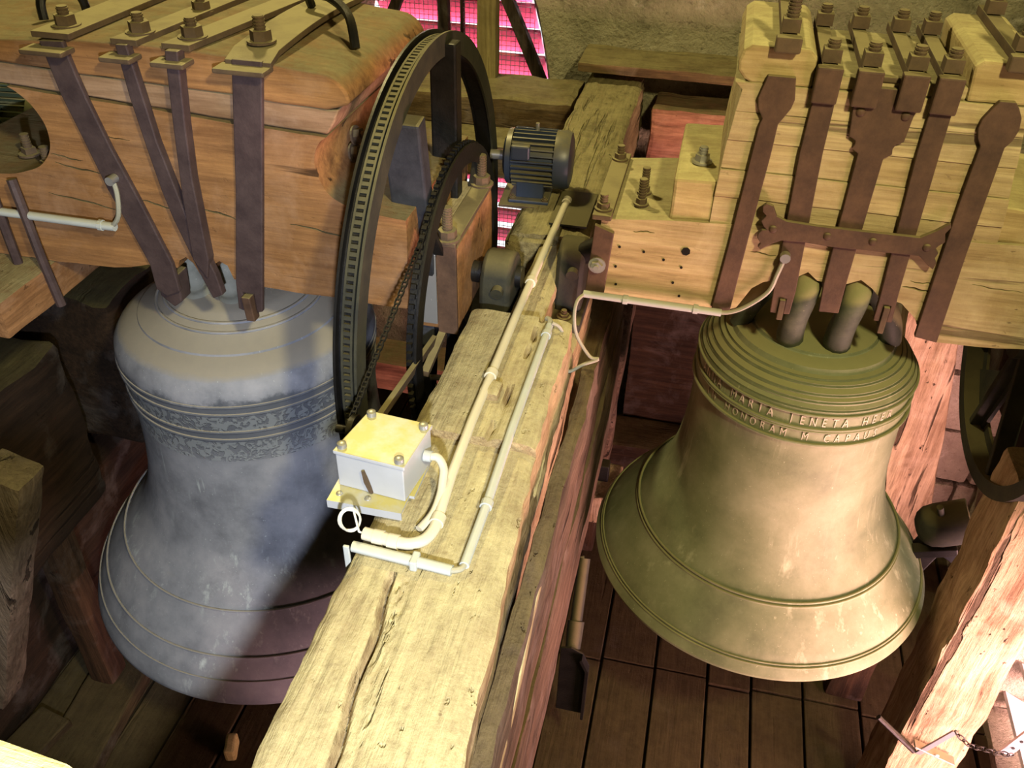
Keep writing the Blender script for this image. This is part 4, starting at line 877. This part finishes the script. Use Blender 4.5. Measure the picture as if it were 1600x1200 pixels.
# ------------------------------------------------------------------ junction box and conduits
jb = thing('junction_box', 'grey metal junction box with four lid screws on the long beam', 'box', (-0.515, 1.22, 0.02))
q = [(-0.592, 1.160), (-0.452, 1.146), (-0.437, 1.272), (-0.567, 1.284)]
part('case', prism(nb(), q, 'z', 0.03, 0.112), 'boxgrey', jb, bev=0.002)
ql = [(-0.595, 1.156), (-0.448, 1.142), (-0.434, 1.276), (-0.570, 1.288)]
lid = part('lid', prism(nb(), ql, 'z', 0.113, 0.122), 'boxgrey', jb, bev=0.002)
for (xx, yy) in ((-0.581, 1.170), (-0.462, 1.156), (-0.448, 1.262), (-0.560, 1.274)):
    part('screw', lathe(nb(), [(0, 0.133), (0.006, 0.133), (0.009, 0.131), (0.0095, 0.122)], xx, yy, 16), 'zinc', lid, smooth=True)
bb = nb(); box(bb, -0.60, -0.45, 1.118, 1.165, 0.024, 0.029); box(bb, -0.60, -0.45, 1.115, 1.118, 0.010, 0.029); box(bb, -0.60, -0.44, 1.165, 1.27, 0.022, 0.029)
br_ = part('bracket', bb, 'boxgrey', jb)
for xx in (-0.583, -0.525): part('screw', rivet(nb(), xx, 1.138, 0.029, 0.007, ax=(0, 0, 1)), 'zinc', br_)
part('latch', prism(nb(), [(-0.537, 0.088), (-0.532, 0.090), (-0.526, 0.07), (-0.520, 0.046), (-0.518, 0.034), (-0.525, 0.034), (-0.534, 0.06)], 'y', 1.1475, 1.1515), 'rustD', jb)
part('cable_gland', cyl(nb(), (-0.44, 1.235, 0.075), (-0.425, 1.235, 0.075), 0.012, seg=14), 'pvcgrey', jb, smooth=True)
c1 = thing('conduit', 'cream conduit pipe running the length of the long beam with an elbow', 'conduit', (-0.39, 1.6, 0.02))
zc = 0.033
part('pipe', tube(nb(), [(-0.388, 2.55, 0.03), (-0.392, 2.02, 0.032), (-0.392, 1.85, 0.036), (-0.390, 1.40, 0.036), (-0.386, 1.235, zc), (-0.380, 1.11, 0.018)], 0.0105, 12), 'pvc', c1, smooth=True)
part('elbow', tube(nb(), smoothpts([(-0.381, 1.13, 0.02), (-0.382, 1.10, 0.017), (-0.392, 1.073, 0.016), (-0.415, 1.058, 0.016), (-0.445, 1.056, 0.016)], 6), 0.0115, 12), 'pvc', c1, smooth=True)
part('pipe', tube(nb(), [(-0.44, 1.056, 0.016), (-0.505, 1.062, 0.016)], 0.0125, 12), 'pvc', c1, smooth=True)
for p, d in (((-0.381, 1.125, 0.019), (0, 1, 0)), ((-0.445, 1.056, 0.016), (1, 0, 0)), ((-0.475, 1.059, 0.016), (1, 0, 0)), ((-0.3915, 2.02, 0.032), (0, 1, 0)), ((-0.391, 1.58, 0.036), (0, 1, 0)), ((-0.388, 2.54, 0.03), (0, 1, 0))):
    p = Vector(p); d = Vector(d); part('collar', tube(nb(), [p-d*0.010, p+d*0.010], 0.0145, 14), 'pvc', c1, smooth=True)
part('branch', tube(nb(), smoothpts([(-0.43, 1.235, 0.075), (-0.412, 1.236, 0.074), (-0.398, 1.225, 0.06), (-0.394, 1.205, 0.045), (-0.392, 1.18, 0.03), (-0.395, 1.14, 0.018), (-0.41, 1.10, 0.012)], 6), 0.0085, 10), 'pvc', c1, smooth=True)
wloop = [(-0.530 + (0.014+0.002*math.sin(a*0.5))*math.cos(a), 1.062 + 0.016*math.cos(a+0.6), 0.045 + (0.036+0.003*math.cos(a*0.5))*math.sin(a)) for a in [2*PI*k/20 for k in range(44)]]
wloop += [(-0.515, 1.062, 0.018), (-0.505, 1.062, 0.016)]
solo('wire_coil', tube(nb(), wloop, 0.0022, 6), 'whitewire', 'small coil of white wire at the open conduit end', 'wire', smooth=True)
c2 = thing('conduit', 'grey conduit pipe on the right side of the long beam', 'conduit', (-0.303, 1.4, 0.02))
part('pipe', tube(nb(), [(-0.302, 1.82, 0.032), (-0.302, 1.40, 0.034), (-0.302, 1.18, 0.016), (-0.304, 1.035, 0.012)], 0.0095, 12), 'pvcgrey', c2, smooth=True)
part('cable', tube(nb(), smoothpts([(-0.304, 1.04, 0.012), (-0.307, 1.027, 0.012), (-0.318, 1.020, 0.012), (-0.33, 1.019, 0.012)], 5), 0.006, 8), 'cable', c2, smooth=True)
part('pipe', tube(nb(), [(-0.322, 1.018, 0.012), (-0.515, 1.030, 0.012)], 0.0105, 12), 'pvcgrey', c2, smooth=True)
for p in ((-0.302, 1.19, 0.017), (-0.302, 1.78, 0.032)): part('collar', tube(nb(), [(p[0], p[1]-0.008, p[2]), (p[0], p[1]+0.008, p[2])], 0.0125, 12), 'pvcgrey', c2)
fb = nb(); box(fb, -0.400, -0.386, 1.008, 1.038, 0.0, 0.024); part('clip', fb, 'pvcgrey', c2, bev=0.003)
fb = nb(); box(fb, -0.532, -0.520, 1.022, 1.028, -0.06, 0.016); part('end_tab', fb, 'pvcgrey', c2, bev=0.002)
part('cable_tail', tube(nb(), smoothpts([(-0.302, 1.81, 0.032), (-0.305, 1.84, 0.034), (-0.315, 1.855, 0.03)], 5), 0.007, 8), 'cable', c2, smooth=True)

# ------------------------------------------------------------------ right side: hammer, chain, bracket
hm = thing('clapper_hammer', 'dark rounded hammer head on a bracket against the right bell rim', 'hammer', (0.92, 2.2, -0.9))
ax = Vector((0.83, 0.0, 0.42)).normalized(); c0 = Vector((0.913, 2.2, -0.742))
pf = [(-0.085, 0.012), (-0.082, 0.03), (-0.070, 0.05), (-0.05, 0.064), (-0.02, 0.069), (0.072, 0.069), (0.075, 0.066), (0.0751, 0.001)]
part('head', tube(nb(), [c0+ax*p[0] for p in pf], [p[1] for p in pf], 32), 'blackdust', hm, smooth=True)
part('pin', cyl(nb(), c0+Vector((-0.03, -0.02, 0.055)), c0+Vector((-0.045, -0.03, 0.092)), 0.010), 'blackdust', hm, smooth=True)
part('arm', beam_between((0.92, 2.17, -0.82), (1.10, 2.12, -0.90), 0.035, 0.01, 0.3, 0, 0.002), 'steel', hm)
part('bracket', beam_between((0.90, 2.2, -0.82), (0.84, 2.2, -1.02), 0.07, 0.05, 0.1, 0.001, 0.004), 'black', hm)
part('bracket', beam_between((0.84, 2.16, -0.84), (0.96, 2.16, -0.80), 0.03, 0.04, 0.1, 0, 0.003), 'black', hm)
bk = thing('bracket', 'small white metal angle bracket screwed to the worm-eaten post', 'bracket', (0.92, 1.78, -1.2))
part('arm', beam_between((0.94, 1.77, -1.32), (0.985, 1.73, -1.12), 0.018, 0.006, 0.3, 0, 0.001), 'zinc', bk)
part('arm', beam_between((0.92, 1.775, -1.28), (1.05, 1.775, -1.33), 0.03, 0.006, 0.3, 0, 0.001, up=(0, 0, 1)), 'zinc', bk)
part('screw', rivet(nb(), 0.99, 1.765, -1.305, 0.009), 'zinc', bk)
part('spike', tube(nb(), [(0.80, 1.80, -1.22), (0.93, 1.775, -1.32)], 0.009, 8), 'black', bk, smooth=True)
lc = nb()
pts = smoothpts([(0.985, 1.73, -1.12), (1.03, 1.72, -1.155), (1.07, 1.72, -1.16), (1.11, 1.72, -1.165), (1.16, 1.73, -1.175)], 3)
for i, (a, b) in enumerate(zip(pts, pts[1:])):
    d = (b-a).normalized(); s = Vector((0, 0, 1)) if i % 2 else Vector((0, 1, 0)); s = (s-d*s.dot(d)).normalized(); m_ = (a+b)/2; L = (b-a).length*0.68
    tube(lc, [m_ + d*L*math.cos(t_) + s*0.008*math.sin(t_) for t_ in [2*PI*k/12 for k in range(12)]], 0.002, 6, closed=True)
solo('link_chain', lc, 'black', 'thin black link chain hanging from the white bracket', 'chain', smooth=True)
fl_ = thing('shutter_arm', 'pale metal arm with holes before the white louvres', 'arm', (1.22, 1.75, -1.2))
part('bar', beam_between((1.15, 1.75, -1.20), (1.22, 1.75, -0.95), 0.035, 0.008, 0.3, 0, 0.001), 'zinc', fl_)
for k in (0.15, 0.3): 
    p = Vector((1.15, 1.745, -1.20)).lerp(Vector((1.22, 1.745, -0.95)), k); part('hole', cyl(nb(), p, p-Vector((0, 0.0015, 0)), 0.005, seg=10), 'black', fl_)
sv = thing('shovel', 'dark steel shovel standing blade down beside the middle frame', 'shovel', (-0.14, 1.8, -1.6))
part('shaft', tube(nb(), [(-0.178, 2.05, -1.03), (-0.175, 1.97, -1.11), (-0.170, 1.86, -1.21)], 0.020, 14), 'blackdust', sv, smooth=True)
part('handle', tube(nb(), [(-0.178, 2.05, -1.03), (-0.25, 2.03, -1.05)], 0.009, 10), 'zinc', sv, smooth=True)
part('socket', tube(nb(), [(-0.172, 1.90, -1.175), (-0.168, 1.835, -1.235)], [0.028, 0.025], 16), 'blackdust', sv, smooth=True)
bp_ = [(-0.205, -1.20), (-0.17, -1.19), (-0.13, -1.21), (-0.105, -1.27), (-0.105, -1.54), (-0.205, -1.54)]
part('blade', prism(nb(), bp_, 'y', 1.80, 1.808), 'black', sv, bev=0.002)
part('blade_rim', prism(nb(), [(-0.13, -1.21), (-0.105, -1.27), (-0.105, -1.54), (-0.115, -1.54), (-0.115, -1.27), (-0.137, -1.22)], 'y', 1.775, 1.80), 'black', sv)
# upper left clutter
tl = thing('hose', 'black ribbed hose rising behind the left headstock', 'hose', (-2.2, 2.75, 0.0))
part('tube', tube(nb(), [(-2.02, 2.55, 0.05), (-2.02, 2.55, 1.1)], 0.022, 12), 'black', tl, smooth=True)
for k in range(34): part('rib', tube(nb(), [(-2.02, 2.55, 0.06+0.03*k), (-2.02, 2.55, 0.072+0.03*k)], 0.027, 12), 'black', tl)
solo('wall_batten', hewn(-1.985, -1.945, 2.58, 2.61, -0.2, 1.2, 0.2, 0.002, 0.004, 90), 'pale_post', 'pale batten standing beside the ribbed hose at the upper left', 'batten')
